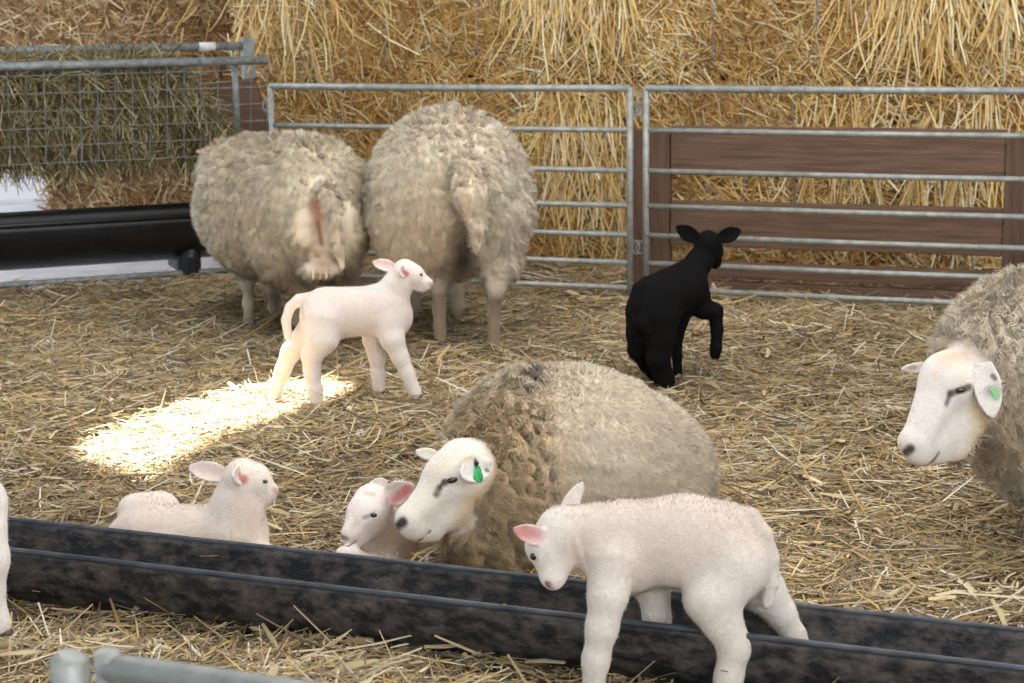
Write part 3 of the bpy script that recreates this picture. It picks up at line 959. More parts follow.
def make_fleece(name, V, Q, N, C, mask, n, length, width, root, mat, out=0.6, comb=(0, 0, -1), cluster=0.03, pull=0.6, curl=0.25, seg=3, jit=0.35, cj=0.08, base=None, nj=0.35, lenmap=None, sj=0.22):
    """wool or short coat grown over the marked part of the body"""
    fa = np.linalg.norm(np.cross(V[Q[:, 2]] - V[Q[:, 0]], V[Q[:, 3]] - V[Q[:, 1]]), axis=1)
    w = fa * mask[Q].mean(1)
    cum = np.cumsum(w); f = np.searchsorted(cum, rng.random(n) * cum[-1]); f = np.minimum(f, len(Q) - 1)
    u = rng.random((n, 1)); v = rng.random((n, 1))
    def bl(A): return (A[Q[f, 0]] * (1 - u) + A[Q[f, 1]] * u) * (1 - v) + (A[Q[f, 3]] * (1 - u) + A[Q[f, 2]] * u) * v
    P = bl(V); Nn = bl(N); Nn /= np.linalg.norm(Nn, axis=1, keepdims=True); Cc = bl(C)
    L = length * rng.uniform(0.65, 1.15, n) * (0.35 + 0.65 * bl(mask[:, None])[:, 0])
    if lenmap is not None: L = L * bl(lenmap[:, None])[:, 0]
    cb = np.array(comb, dtype=float); cb = cb[None] - Nn * (Nn @ cb)[:, None]
    D = Nn * out + cb * (1 - out) + rng.normal(0, jit, (n, 3)) * 0.6
    D /= np.linalg.norm(D, axis=1, keepdims=True)
    tip = P + D * L[:, None]
    nrm = Nn + rng.normal(0, nj * 0.4, (n, 3))
    if cluster:
        nc = max(20, int(fa.sum() * 0.5 * (w.sum() / max(fa.sum(), 1e-9)) / (cluster ** 2) * 1.3))
        ci = rng.choice(n, min(nc, n), replace=False)
        kd = kdtree.KDTree(len(ci))
        for q, i in enumerate(ci): kd.insert(P[i], q)
        kd.balance()
        own = np.array([kd.find(p)[1] for p in P])
        cp = P[ci][own]; ct = tip[ci][own] + Nn * length * 0.25
        off = P - cp
        pl = pull * rng.uniform(0.6, 1.1, (n, 1))
        tip = tip * (1 - pl) + (ct + off * 0.35) * pl
        nrm = nrm + off / cluster * nj
        cc_ = rng.normal(0, cj, (len(ci), 1))[own]
        Cc = Cc * (1 + cc_)
    nrm /= np.linalg.norm(nrm, axis=1, keepdims=True)
    D2 = tip - P
    side = np.cross(D2, Nn + rng.normal(0, sj, (n, 3))); side /= np.linalg.norm(side, axis=1, keepdims=True) + 1e-9
    side2 = np.cross(D2, side); side2 /= np.linalg.norm(side2, axis=1, keepdims=True) + 1e-9
    ph = rng.uniform(0, 6.28, (n, 1)); Lc = np.linalg.norm(D2, axis=1, keepdims=True)
    rows = []
    for i in range(seg + 1):
        t = i / seg
        c = P - Nn * 0.002 + D2 * t + (side * np.sin(ph + t * 5.5) + side2 * np.cos(ph + t * 5.5)) * Lc * curl * t
        wd = width * (1 - 0.75 * t ** 1.5) * 0.5
        rows += [c - side * wd, c + side * wd]
    k = 2 * (seg + 1)
    VV = np.stack(rows, 1).reshape(-1, 3)
    b = np.arange(n) * k
    QQ = np.concatenate([np.stack([b + 2 * i, b + 2 * i + 1, b + 2 * i + 3, b + 2 * i + 2], 1) for i in range(seg)])
    Cc = np.clip(Cc * (1 + rng.normal(0, 0.05, (n, 1))), 0, 1)
    me = np_mesh(name, VV - np.array(base)[None], QQ, np.repeat(Cc, k, axis=0))
    me.polygons.foreach_set('use_smooth', np.ones(len(me.polygons), dtype=bool))
    me.normals_split_custom_set_from_vertices(np.repeat(nrm, k, axis=0).tolist())
    o = link_mesh(name, me, mat, root, smooth=False)
    o['kind'] = 'stuff' if False else 'part'
    del o['kind']
    return o

def ball(name, c, r, mat, root, base, axes=None, seg=20):
    rs = r if isinstance(r, (tuple, list)) else (r, r, r)
    A = [Vector((1, 0, 0)), Vector((0, 1, 0)), Vector((0, 0, 1))] if axes is None else [Vector(a).normalized() for a in axes]
    vs = []; fs = []
    nr = seg // 2
    for i in range(nr + 1):
        th = math.pi * i / nr
        for j in range(seg):
            a = 2 * math.pi * j / seg
            vs.append(Vector(c) - Vector(base) + A[0] * (rs[0] * math.sin(th) * math.cos(a)) + A[1] * (rs[1] * math.sin(th) * math.sin(a)) + A[2] * (rs[2] * math.cos(th)))
    for i in range(nr):
        for j in range(seg):
            fs.append((i * seg + j, i * seg + (j + 1) % seg, (i + 1) * seg + (j + 1) % seg, (i + 1) * seg + j))
    mb = MB(); mb.add(vs, fs)
    return mb.build(name, mat, root, smooth=True)

def hoof(c, fwd, r, h, root, base, mat=None):
    """cloven hoof: two toes, wedge-shaped, flat underneath"""
    fwd = Vector((fwd[0], fwd[1], 0)).normalized(); sd = Vector((-fwd.y, fwd.x, 0))
    c = Vector(c) - Vector(base)
    mb = MB()
    for s in (-1, 1):
        cc = c + sd * (s * r * 0.46)
        n = 12
        rings = []
        for (z, sc, f) in ((0, 1.0, .35), (h * .35, .96, .22), (h * .8, .78, .0), (h, .6, -.05)):
            rings.append([cc + Vector((0, 0, z)) + fwd * (r * f + math.cos(q) * r * 0.95 * sc) + sd * (math.sin(q) * r * 0.48 * sc) for q in [2 * math.pi * j / n for j in range(n)]])
        vs = [v for rg in rings for v in rg]
        fs = [(i * n + j, i * n + (j + 1) % n, (i + 1) * n + (j + 1) % n, (i + 1) * n + j) for i in range(3) for j in range(n)]
        fs += [tuple(range(n))[::-1], tuple(range(3 * n, 4 * n))]
        mb.add(vs, fs)
    return mb.build('hoof', mat or M['hoof'], root, smooth=True)

class Pose:
    """places the joints of one animal around its own ground point; sizes in metres come from the lens scale there"""
    def __init__(s, Y0):
        s.Y = Y0
        p = at(512, 342, Y0); s.m = (p - CAM).dot(FW) / FPX
    def __call__(s, px, py, dy=0.0):
        return at(px, py, s.Y + dy)

WHITE = (238, 226, 216); PINK = (226, 168, 160); 
def finish(S, root, base, h0, fine, h1, colour, coat_fn=None, mat='skin', smooth=2, lump=0.0, grooves=()):
    V, Q = S.build(h0, fine, h1)
    V, Q = biggest(V, Q)
    V = smooth_verts(V, Q, smooth)
    N = vnormals(V, Q)
    set_surface(V)
    for g in grooves:
        V = groove(V, N, *g)
    N = vnormals(V, Q)
    P = Paint(V, colour[0])
    set_surface(V)
    colour[1](P, N)
    if lump:
        mk = lump[1](V)
        V = V + N * (mk * lump[0] * fbm(V, 38.0, 3, 3))[:, None]
        N = vnormals(V, Q)
    me = np_mesh('body', V - np.array(base)[None], Q, P.C)
    o = link_mesh('body', me, M[mat], root)
    return V, Q, N, P.C

PROJ = {}
def set_surface(V):
    A = V - np.array(CAM)[None]
    dep = A @ np.array(FW)
    PROJ['V'] = V; PROJ['x'] = A @ np.array(RT) / dep * FPX + W / 2; PROJ['y'] = H / 2 - A @ np.array(UP) / dep * FPX; PROJ['d'] = dep
def on(px, py, r=2.5, out=0.0):
    """the point of the animal's own front surface found at that spot"""
    q = (PROJ['x'] - px) ** 2 + (PROJ['y'] - py) ** 2
    while not (q < r * r).any(): r *= 1.5
    k = np.nonzero(q < r * r)[0]
    dmin = PROJ['d'][k].min()
    k = k[PROJ['d'][k] < dmin + 0.02]
    i = k[q[k].argmin()]
    p = PROJ['V'][i]
    return Vector(p) - (Vector(p) - CAM).normalized() * out
def groove(V, N, pts, r, depth):
    P3 = [on(*p) for p in pts]
    dd = np.min([seg_d(V, P3[i], P3[i + 1]) for i in range(len(P3) - 1)], axis=0)
    w = np.clip(1 - dd / r, 0, 1)
    V -= N * (w * depth)[:, None]
    return V

def fbox(pts, r):
    A = np.array([list(p) for p in pts]); return (A.min(0) - r, A.max(0) + r)

def root_at(name, p, label, cat, group=None):
    b = Vector((p[0], p[1], 0.0))
    return empty(name, b, label, cat, group), b
# ================================================================== foreground lamb, astride the trough
def coat(V, Q, N, C, mask, root, base, n, L=0.009, wd=0.0011, mat='wool', **kw):
    a = dict(out=0.22, cluster=0, curl=0.2, seg=2, jit=0.4, cj=0.03, nj=0.22)
    a.update(kw)
    return make_fleece('coat', V, Q, N, C, mask, n, L, wd, root, M[mat], base=base, **a)

def head_mask(V, pts, r0, r1):
    d = np.min([seg_d(V, pts[i], pts[i + 1]) for i in range(len(pts) - 1)], axis=0)
    return np.clip((d - r0) / (r1 - r0), 0, 1)

J = Pose(3.32); m_ = J.m
base0 = J(668, 700); base0.z = 0
root, B = root_at('lamb', base0, 'white lamb in the foreground standing astride the black trough with its head down', 'lamb')
S = Sculpt()
near, far = -0.055, 0.06
hd = -0.03
S.cap(J(628, 543), J(684, 541), 43 * m_, 45 * m_, .03, (0, 1, 0), .82)
S.cap(J(684, 541), J(722, 544), 45 * m_, 43 * m_, .03, (0, 1, 0), .84)
S.cap(J(722, 548), J(736, 556), 40 * m_, 30 * m_, .03, (0, 1, 0), .95)
S.cap(J(610, 550), J(624, 560), 36 * m_, 36 * m_, .03, (0, 1, 0), .85)
# neck and head
S.chain([J(618, 540), J(590, 536, -.01), J(566, 531, -.02)], [36 * m_, 29 * m_, 24 * m_], .03, (0, 1, 0), .8)
S.cap(J(558, 530, hd), J(545, 546, hd - .005), 21.5 * m_, 19.5 * m_, .02)
S.cap(J(546, 547, hd), J(552, 577, hd - .02), 18.5 * m_, 11 * m_, .016)
S.cap(J(566, 548, hd + .01), J(558, 575, hd - .01), 16 * m_, 10 * m_, .015)
S.cap(J(549, 576, hd - .02), J(553, 581, hd - .02), 9.5 * m_, 9 * m_, .01)
S.ear(J(546, 538, hd - .025), J(513, 529, hd - .055), J(520, 560, hd - .5) - J(528, 532, hd), 10.0 * m_, .0035, .42)
S.ear(J(561, 516, hd + .03), J(583, 482, hd + .05), J(600, 500, hd - .1) - J(572, 500, hd), 8.5 * m_, .0035, .4)
# legs
S.chain([J(612, 562, near * .8), J(608, 594, near * 1.3), J(602, 628, near * 1.45), J(596, 660, near * 1.45), J(592, 700, near * 1.45), J(588, 726, near * 1.45)], [29 * m_, 19 * m_, 15 * m_, 12.5 * m_, 11 * m_, 11 * m_], .02)
S.chain([J(640, 570, far * .8), J(654, 594, far), J(657, 618, far), J(656, 646, far), J(652, 662, far)], [26 * m_, 15 * m_, 13.5 * m_, 11 * m_, 11 * m_], .02)
S.chain([J(734, 566, near * .7), J(712, 598, near * 1.1), J(722, 622, near * 1.2), J(735, 646, near * 1.2), J(729, 676, near * 1.2), J(720, 716, near * 1.2), J(715, 730, near * 1.2)], [37 * m_, 27 * m_, 18.5 * m_, 15.5 * m_, 13 * m_, 12 * m_, 12 * m_], .022, (0, 1, 0), .9)
S.chain([J(744, 566, far * .6), J(764, 592, far * .9), J(780, 612, far), J(794, 636, far), J(800, 652, far), J(803, 664, far)], [32 * m_, 22 * m_, 15.5 * m_, 12 * m_, 10.5 * m_, 10 * m_], .018)
# tail
S.chain([J(748, 520, -.01), J(763, 535, -.025), J(770, 558, -.03), J(770, 582, -.03), J(767, 604, -.03)], [14 * m_, 10 * m_, 9.5 * m_, 9 * m_, 6 * m_], .005)
def col(P, N):
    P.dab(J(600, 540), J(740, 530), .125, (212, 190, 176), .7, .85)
    P.dab(J(585, 545, -.03), J(590, 560, -.03), .05, (220, 196, 184), .9, .7)
    P.dab(J(546, 538, hd), J(513, 529, hd - .06), .028, (214, 140, 140), .6, .9, N, J(520, 560, hd - .5) - J(528, 532, hd))
    P.dab(on(549, 584), on(551, 588), .011, (190, 142, 134), .7, .8)
    P.dab(on(547, 583), on(549, 586), .005, (110, 74, 72), .6, .85)
    P.dab(on(534, 555), on(536, 559), .011, (214, 196, 190), .8, .6)
    P.dab(on(762, 590), on(763, 600), .010, (200, 168, 158), .95, .5)
    P.dab(J(565, 548), J(545, 560), .035, (244, 236, 228), .9, .4)
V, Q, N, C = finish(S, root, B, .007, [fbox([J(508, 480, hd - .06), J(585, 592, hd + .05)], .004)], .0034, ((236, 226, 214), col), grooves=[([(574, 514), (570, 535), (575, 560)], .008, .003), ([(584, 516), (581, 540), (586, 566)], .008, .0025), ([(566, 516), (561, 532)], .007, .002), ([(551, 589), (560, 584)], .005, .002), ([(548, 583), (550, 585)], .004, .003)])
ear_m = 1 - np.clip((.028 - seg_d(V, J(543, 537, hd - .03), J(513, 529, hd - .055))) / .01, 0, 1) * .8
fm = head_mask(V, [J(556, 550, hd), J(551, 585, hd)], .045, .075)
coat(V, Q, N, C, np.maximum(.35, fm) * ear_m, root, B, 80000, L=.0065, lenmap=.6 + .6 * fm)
ball('eye', on(534.5, 556.5, out=-.004), (.0075, .0075, .0082), M['eye'], root, B)
hoof(J(588, 736, near * 1.45), (-1, -.2), .017, .022, root, B)
hoof(J(714, 740, near * 1.2), (-1, -.2), .018, .022, root, B)

# ================================================================== centre lamb
J = Pose(5.90); m_ = J.m
b0 = J(345, 398); b0.z = 0
root, B = root_at('lamb', b0, 'white lamb standing in the sunlit straw beside the two standing ewes', 'lamb')
S = Sculpt(); near, far = -.045, .045
S.cap(J(327, 312), J(385, 311), 25 * m_, 25 * m_, .03, (0, 1, 0), .85)
S.cap(J(324, 314), J(328, 319), 21 * m_, 22 * m_, .03)
S.cap(J(384, 308), J(392, 318), 23 * m_, 20 * m_, .03, (0, 1, 0), .85)
S.chain([J(388, 302), J(397, 286), J(404, 275)], [19 * m_, 14.5 * m_, 12 * m_], .02, (0, 1, 0), .85)
S.cap(J(405, 271), J(414, 275, -.004), 12 * m_, 10.5 * m_, .012)
S.cap(J(414, 276), J(427, 284, -.005), 9.5 * m_, 6.3 * m_, .01)
S.cap(J(411, 282), J(422, 287), 7 * m_, 5.5 * m_, .01)
S.ear(J(396, 268, .01), J(372, 262, .03), J(372, 240, -.3) - J(380, 265), 6.2 * m_, .0035, .4)
S.ear(J(404, 271, -.035), J(398, 272, -.085), J(425, 272, -.2) - J(400, 272), 6.5 * m_, .0035, .35)
S.chain([J(318, 320, far * .6), J(305, 337, far), J(291, 352, far), J(283, 370, far), J(277, 386, far), J(275, 398, far)], [17 * m_, 12 * m_, 9.5 * m_, 7.5 * m_, 6.8 * m_, 6.5 * m_], .016)
S.chain([J(322, 320, near * .6), J(321, 338, near), J(312, 355, near), J(312, 372, near), J(315, 390, near), J(317, 405, near)], [22 * m_, 17 * m_, 10.5 * m_, 8 * m_, 7.2 * m_, 7 * m_], .016)
S.chain([J(376, 322, far * .6), J(373, 340, far), J(377, 358, far), J(378, 375, far), J(379, 388, far)], [14 * m_, 10 * m_, 8 * m_, 6.5 * m_, 6.5 * m_], .014)
S.chain([J(388, 322, near * .6), J(392, 338, near), J(400, 357, near), J(407, 373, near), J(415, 393, near)], [17 * m_, 12 * m_, 8.5 * m_, 7 * m_, 6.8 * m_], .014)
S.chain([J(310, 299), J(299, 300), J(290, 307), J(286, 320), J(288, 337)], [7 * m_, 6 * m_, 5 * m_, 5 * m_, 4 * m_], .004)
def col(P, N):
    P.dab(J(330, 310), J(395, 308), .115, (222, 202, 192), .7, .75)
    P.dab(on(404, 272), on(406, 274), .014, (196, 98, 98), .6, .9)
    P.dab(J(396, 268, .01), J(374, 262, .03), .02, (226, 180, 176), .6, .6)
    P.dab(on(430, 284), on(432, 286), .012, (188, 150, 142), .7, .8)
    P.dab(on(372, 289), on(381, 289), .013, (196, 222, 220), .9, .8)
    P.dab(on(302, 306), on(304, 318), .014, (206, 172, 140), .95, .6)
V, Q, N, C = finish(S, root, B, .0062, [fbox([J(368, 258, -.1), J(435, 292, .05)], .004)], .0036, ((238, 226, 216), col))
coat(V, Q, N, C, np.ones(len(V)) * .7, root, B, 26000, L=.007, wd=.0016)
ball('eye', on(421, 275, out=-.002), (.0065, .005, .005), M['eye'], root, B)
for (x, y, d) in ((275, 402, far), (318, 410, near), (379, 392, far), (416, 397, near)): hoof(J(x, y, d), (1, 0), .016, .02, root, B)

# ================================================================== black lamb, seen from behind
J = Pose(6.12); m_ = J.m
b0 = J(668, 372); b0.z = 0
root, B = root_at('lamb', b0, 'black lamb seen from behind stepping towards the fence with one foreleg raised', 'lamb')
S = Sculpt()
S.cap(J(655, 300, -.03), J(684, 287, .10), 25 * m_, 24 * m_, .03)
S.cap(J(652, 310, -.05), J(660, 316, -.04), 22 * m_, 20 * m_, .03)
S.cap(J(684, 286, .12), J(694, 297, .14), 21 * m_, 17 * m_, .03)
S.chain([J(688, 278, .13), J(699, 262, .16), J(705, 250, .17)], [17 * m_, 13 * m_, 11 * m_], .02)
S.cap(J(708, 243, .17), J(712, 250, .20), 13 * m_, 11.5 * m_, .014)
S.cap(J(711, 250, .19), J(715, 262, .24), 11 * m_, 7 * m_, .012)
S.ear(J(699, 240, .16), J(676, 226, .16), J(690, 245, -.3) - J(688, 236), 8.0 * m_, .0045, .35)
S.ear(J(718, 239, .17), J(741, 230, .18), J(725, 245, -.3) - J(728, 236), 8.0 * m_, .0045, .35)
S.chain([J(641, 312, -.05), J(638, 334, -.05), J(637, 350, -.04), J(647, 364, .0), J(658, 378, .02)], [16 * m_, 11.5 * m_, 9 * m_, 8 * m_, 7.5 * m_], .015)
S.chain([J(660, 318, -.07), J(661, 338, -.08), J(658, 358, -.09), J(664, 378, -.08), J(669, 395, -.08)], [19 * m_, 14.5 * m_, 11.5 * m_, 10 * m_, 8.5 * m_], .015)
S.chain([J(682, 306, .10), J(677, 335, .10), J(677, 356, .10), J(678, 378, .10)], [13 * m_, 6.5 * m_, 5 * m_, 5 * m_], .012)
S.chain([J(694, 303, .12), J(704, 309, .12), J(715, 311, .13), J(717, 330, .12), J(716, 348, .11), J(715, 354, .11)], [13 * m_, 10 * m_, 8 * m_, 6.2 * m_, 5.8 * m_, 5.5 * m_], .012)
S.chain([J(638, 288, -.09), J(637, 305, -.105), J(641, 322, -.115), J(646, 332, -.12)], [6 * m_, 6 * m_, 6 * m_, 4 * m_], .014)
def col(P, N): pass
V, Q, N, C = finish(S, root, B, .0062, [fbox([J(672, 222, .1), J(745, 268, .25)], .004)], .0042, ((20, 19, 19), col), mat='black_wool')
coat(V, Q, N, C, np.ones(len(V)) * .9, root, B, 26000, L=.008, wd=.0016, mat='black_wool')
M['black_hoof'] = material('black_hoof', rough=.5, base=srgb(24, 22, 22))
for (x, y, d) in ((669, 398, -.08), (678, 380, .10), (660, 383, .02), (715, 359, .11)): hoof(J(x, y, d), (.5, 1), .015, .02, root, B, M['black_hoof'])

# ================================================================== lambs lying by the trough
J = Pose(4.12); m_ = J.m
b0 = J(205, 560); b0.z = 0
root, B = root_at('lamb', b0, 'white lamb lying with its head raised behind the left end of the trough', 'lamb')
S = Sculpt()
S.cap(J(150, 540, .04), J(228, 540, 0), 37 * m_, 36 * m_, .03)
S.cap(J(132, 545, .06), J(150, 548, .05), 30 * m_, 32 * m_, .03)
S.cap(J(136, 512, .14), J(160, 512, .12), 20 * m_, 22 * m_, .03)
S.chain([J(236, 528, 0), J(238, 505, 0), J(241, 486, 0)], [33 * m_, 25 * m_, 20 * m_], .03)
S.cap(J(243, 477), J(254, 479), 19.5 * m_, 17 * m_, .02)
S.cap(J(256, 482), J(270, 491), 14.5 * m_, 9 * m_, .014)
S.cap(J(252, 492), J(266, 497), 12 * m_, 8 * m_, .014)
S.ear(J(228, 476, .03), J(188, 467, .06), J(200, 440, -.3) - J(208, 470), 10.5 * m_, .0035, .4)
S.ear(J(240, 475, -.045), J(232, 476, -.11), J(300, 470, -.25) - J(236, 475), 10 * m_, .0035, .35)
S.chain([J(248, 548, -.02), J(262, 560, -.06), J(282, 566, -.08), J(262, 572, -.12)], [22 * m_, 15 * m_, 12 * m_, 10 * m_], .014)
S.chain([J(165, 556, -.04), J(185, 566, -.1), J(160, 572, -.12), J(140, 572, -.12)], [24 * m_, 16 * m_, 12 * m_, 9 * m_], .014)
S.chain([J(113, 540, .06), J(104, 556, .04), J(100, 568, .02)], [11 * m_, 9 * m_, 6 * m_], .008)
def col(P, N):
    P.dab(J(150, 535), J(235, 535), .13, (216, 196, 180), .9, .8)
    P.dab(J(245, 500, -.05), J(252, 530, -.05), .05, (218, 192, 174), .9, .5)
    P.dab(on(240, 477), on(244, 479), .016, (196, 108, 104), .6, .85)
    P.dab(on(275, 490), on(278, 493), .012, (200, 160, 148), .7, .8)
    P.dab(J(225, 474, .03), J(195, 468, .05), .02, (232, 204, 198), .7, .5)
    P.dab(J(258, 466, -.03), J(250, 462, -.03), .010, (190, 184, 178), .9, .5)
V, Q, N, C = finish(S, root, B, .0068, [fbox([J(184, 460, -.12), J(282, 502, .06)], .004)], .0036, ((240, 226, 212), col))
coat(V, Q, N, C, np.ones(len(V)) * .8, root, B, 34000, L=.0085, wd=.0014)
ball('eye', on(264, 481, out=-.0015), (.009, .004, .005), M['eye'], root, B)

J = Pose(4.17); m_ = J.m
b0 = J(400, 575); b0.z = 0
root, B = root_at('lamb', b0, 'small lamb with pink ear lying tucked under the resting ewe\'s chin', 'lamb')
S = Sculpt()
S.cap(J(372, 503, 0), J(366, 514, -.03), 20 * m_, 19 * m_, .02)
S.cap(J(364, 514, -.03), J(350, 534, -.08), 16.5 * m_, 9.5 * m_, .016)
S.cap(J(370, 524, -.02), J(358, 538, -.06), 15 * m_, 9 * m_, .015)
S.ear(J(384, 498, -.01), J(415, 486, -.03), J(385, 510, -.4) - J(400, 492), 12.5 * m_, .0035, .4)
S.ear(J(369, 492, .03), J(388, 481, .05), J(378, 500, -.3) - J(378, 486), 9.5 * m_, .0035, .4)
S.chain([J(374, 515, .02), J(388, 535, .05), J(405, 555, .10)], [19 * m_, 25 * m_, 30 * m_], .03)
S.cap(J(400, 560, .10), J(450, 566, .20), 30 * m_, 30 * m_, .03)
S.chain([J(385, 570, .0), J(362, 566, -.06), J(350, 556, -.1), J(344, 555, -.12)], [18 * m_, 13 * m_, 10 * m_, 9 * m_], .014)
S.chain([J(430, 575, .06), J(450, 578, -.0), J(420, 580, -.02)], [18 * m_, 13 * m_, 10 * m_], .014)
def col(P, N):
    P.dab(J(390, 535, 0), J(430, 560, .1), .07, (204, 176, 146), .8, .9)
    P.dab(J(392, 500, -.03), J(408, 489, -.03), .020, (222, 128, 130), .6, .9, N, J(385, 510, -.4) - J(400, 492))
    P.dab(on(341, 535), on(347, 538), .009, (124, 88, 82), .8, .85)
    P.dab(on(352, 528), on(356, 522), .016, (206, 178, 156), .9, .6)
    P.dab(on(364, 517), on(374, 514), .006, (140, 110, 96), .7, .7)
    P.dab(on(340, 544), on(347, 546), .004, (120, 92, 84), .6, .8); P.dab(on(347, 546), on(356, 541), .004, (120, 92, 84), .6, .8)
    P.dab(on(366, 493), on(374, 495), .010, (196, 176, 160), .9, .6)
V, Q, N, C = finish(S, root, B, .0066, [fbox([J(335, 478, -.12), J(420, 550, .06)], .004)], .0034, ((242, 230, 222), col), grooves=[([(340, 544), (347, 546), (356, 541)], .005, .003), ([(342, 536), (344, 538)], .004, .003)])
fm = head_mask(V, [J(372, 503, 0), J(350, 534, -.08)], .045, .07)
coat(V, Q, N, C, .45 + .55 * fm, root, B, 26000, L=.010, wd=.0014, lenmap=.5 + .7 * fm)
ball('eye', on(372.5, 514.5, out=-.002), (.0105, .005, .006), M['eye'], root, B)

# ================================================================== lamb at the left frame edge
J = Pose(3.42); m_ = J.m
b0 = J(-60, 690); b0.z = 0
root, B = root_at('lamb', b0, 'white lamb cut off by the left edge of the frame, one leg showing', 'lamb')
S = Sculpt()
S.cap(J(-100, 505), J(-30, 505), 42 * m_, 38 * m_, .03, (0, 1, 0), .85)
S.cap(J(-28, 510, -.02), J(-24, 530, -.03), 33 * m_, 26 * m_, .02, (0, 1, 0), .8)
S.chain([J(-22, 535, -.04), J(-14, 560, -.05), J(-10, 590, -.05), J(-8, 612, -.05), J(0, 624, -.05)], [29 * m_, 22 * m_, 14 * m_, 13 * m_, 12 * m_], .02)
S.chain([J(-30, 540, .06), J(-34, 590, .07), J(-36, 618, .07)], [24 * m_, 15 * m_, 12 * m_], .02)
S.chain([J(-112, 530, -.05), J(-118, 580, -.05), J(-114, 626, -.05)], [28 * m_, 16 * m_, 12 * m_], .02)
S.chain([J(-112, 530, .06), J(-125, 580, .07), J(-120, 618, .07)], [26 * m_, 15 * m_, 12 * m_], .02)
S.chain([J(-130, 495), J(-150, 470), J(-165, 455)], [30 * m_, 25 * m_, 22 * m_], .03)
S.cap(J(-170, 450), J(-200, 470), 21 * m_, 12 * m_, .02)
S.ear(J(-160, 440, -.05), J(-150, 430, -.11), (-.5, -1, 0), 10 * m_); S.ear(J(-160, 440, .05), J(-150, 430, .11), (-.5, -1, 0), 10 * m_)
V, Q, N, C = finish(S, root, B, .008, [], .008, ((240, 230, 222), lambda P, N: None))
coat(V, Q, N, C, np.ones(len(V)), root, B, 26000, L=.0085, wd=.0014)
hoof(J(2, 634, -.05), (1, 0), .017, .02, root, B)

# ================================================================== ewes
def fleece(V, Q, N, C, mask, root, base, n, L=.03, wd=.0032, **kw):
    a = dict(out=0.45, cluster=.03, pull=.65, curl=.16, seg=3, jit=.4, cj=.07, nj=.45)
    a.update(kw)
    return make_fleece('fleece', V, Q, N, C, mask, n, L, wd, root, M['wool'], base=base, **a)

# ---- left ewe at the fence, seen obliquely from behind
J = Pose(7.12); m_ = J.m
b0 = J(290, 312); b0.z = 0
root, B = root_at('ewe', b0, 'woolly ewe by the hay rack, rear to camera with thin white hanging tail', 'sheep')
S = Sculpt()
S.cap(J(316, 205, -.02), J(258, 202, .30), 51 * m_, 60 * m_, .06, (0, 0, 1), 1.08)
S.cap(J(312, 192, 0), J(290, 190, .1), 51 * m_, 52 * m_, .05)
S.cap(J(258, 220, .30), J(236, 210, .5), 53 * m_, 42 * m_, .05)
S.cap(J(328, 232, -.02), J(316, 240, .05), 37 * m_, 34 * m_, .05)
S.cap(J(278, 245, .05), J(280, 262, .05), 30 * m_, 22 * m_, .05)
S.chain([J(242, 182, .55), J(230, 170, .72), J(220, 160, .80)], [38 * m_, 26 * m_, 18 * m_], .04)
S.cap(J(216, 160, .82), J(205, 175, .92), 15 * m_, 9 * m_, .02)
S.ear(J(212, 154, .80), J(196, 151, .74), (0, -1, .4), 6 * m_, .005, .3)
S.ear(J(226, 152, .84), J(236, 150, .88), (0, -1, .4), 6 * m_, .005, .3)
legs = [([(250, 262, .42), (248, 284, .42), (248, 302, .36), (249, 325, .32)], [18, 7.5, 5.5, 5.5]),
        ([(290, 268, .04), (300, 288, .03), (300, 305, .04), (299, 324, .04)], [22, 10, 7, 6.5]),
        ([(336, 255, .0), (343, 285, -.02), (344, 308, .0), (343, 330, .0)], [24, 12, 8, 7]),
        ([(276, 262, .5), (274, 290, .5), (274, 308, .5), (274, 318, .45)], [18, 7, 5.5, 5.5])]
for pts, rs in legs: S.chain([J(*p) for p in pts], [r * m_ for r in rs], .025)
tailp = [J(320, 184, -.19), J(328, 198, -.285), J(334, 222, -.325), J(339, 248, -.325), J(342, 267, -.31)]
S.chain(tailp, [8 * m_, 7.5 * m_, 6.5 * m_, 5 * m_, 3 * m_], .006)
S.ell(J(303, 226, -.21), (13 * m_, .04, 22 * m_), k=.02)
S.ell(J(347, 226, -.20), (13 * m_, .05, 26 * m_), k=.02)
S.ell(J(322, 268, -.14), (20 * m_, .07, 12 * m_), k=.02)
for q in (314, 321, 327): S.cap(J(q, 268, -.20), J(q - 1, 279, -.22), 2.6 * m_, 1.6 * m_, .004)
def col(P, N):
    P.dab(J(255, 200, .1), J(255, 260, .1), .35, (222, 200, 168), .9, .35)
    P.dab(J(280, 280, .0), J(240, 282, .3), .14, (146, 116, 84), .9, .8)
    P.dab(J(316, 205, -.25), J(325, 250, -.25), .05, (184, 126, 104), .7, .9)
    P.dab(on(315, 200), on(318, 218), .020, (198, 150, 130), .8, .9); P.dab(on(318, 222), on(321, 244), .016, (164, 110, 92), .8, .9); P.dab(J(300, 275, -.1), J(345, 280, -.1), .10, (96, 74, 54), .8, .85)  # last dab paints the udder's shadow along with dirty wool underneath
    P.dab(J(303, 215, -.28), J(304, 240, -.28), .05, (222, 204, 184), .8, .9)
    P.dab(J(348, 215, -.28), J(346, 245, -.28), .055, (226, 208, 176), .8, .9)
    for i in range(4): P.dab(tailp[i], tailp[i + 1], .042, (228, 214, 194), .5, 1)
    P.dab(J(322, 266, -.2), J(322, 278, -.2), .05, (196, 160, 132), .8, .8)
    P.dab(J(198, 151, .75), J(214, 146, .80), .07, (200, 164, 138), .8, .9)
    for pts, rs in legs: P.dab(J(*pts[1]), J(*pts[3]), .05, (142, 122, 100), .55, .95)
    for pts in (legs[1][0], legs[2][0]): P.dab(J(*pts[0]), J(*pts[1]), .10, (112, 86, 62), .8, .75)
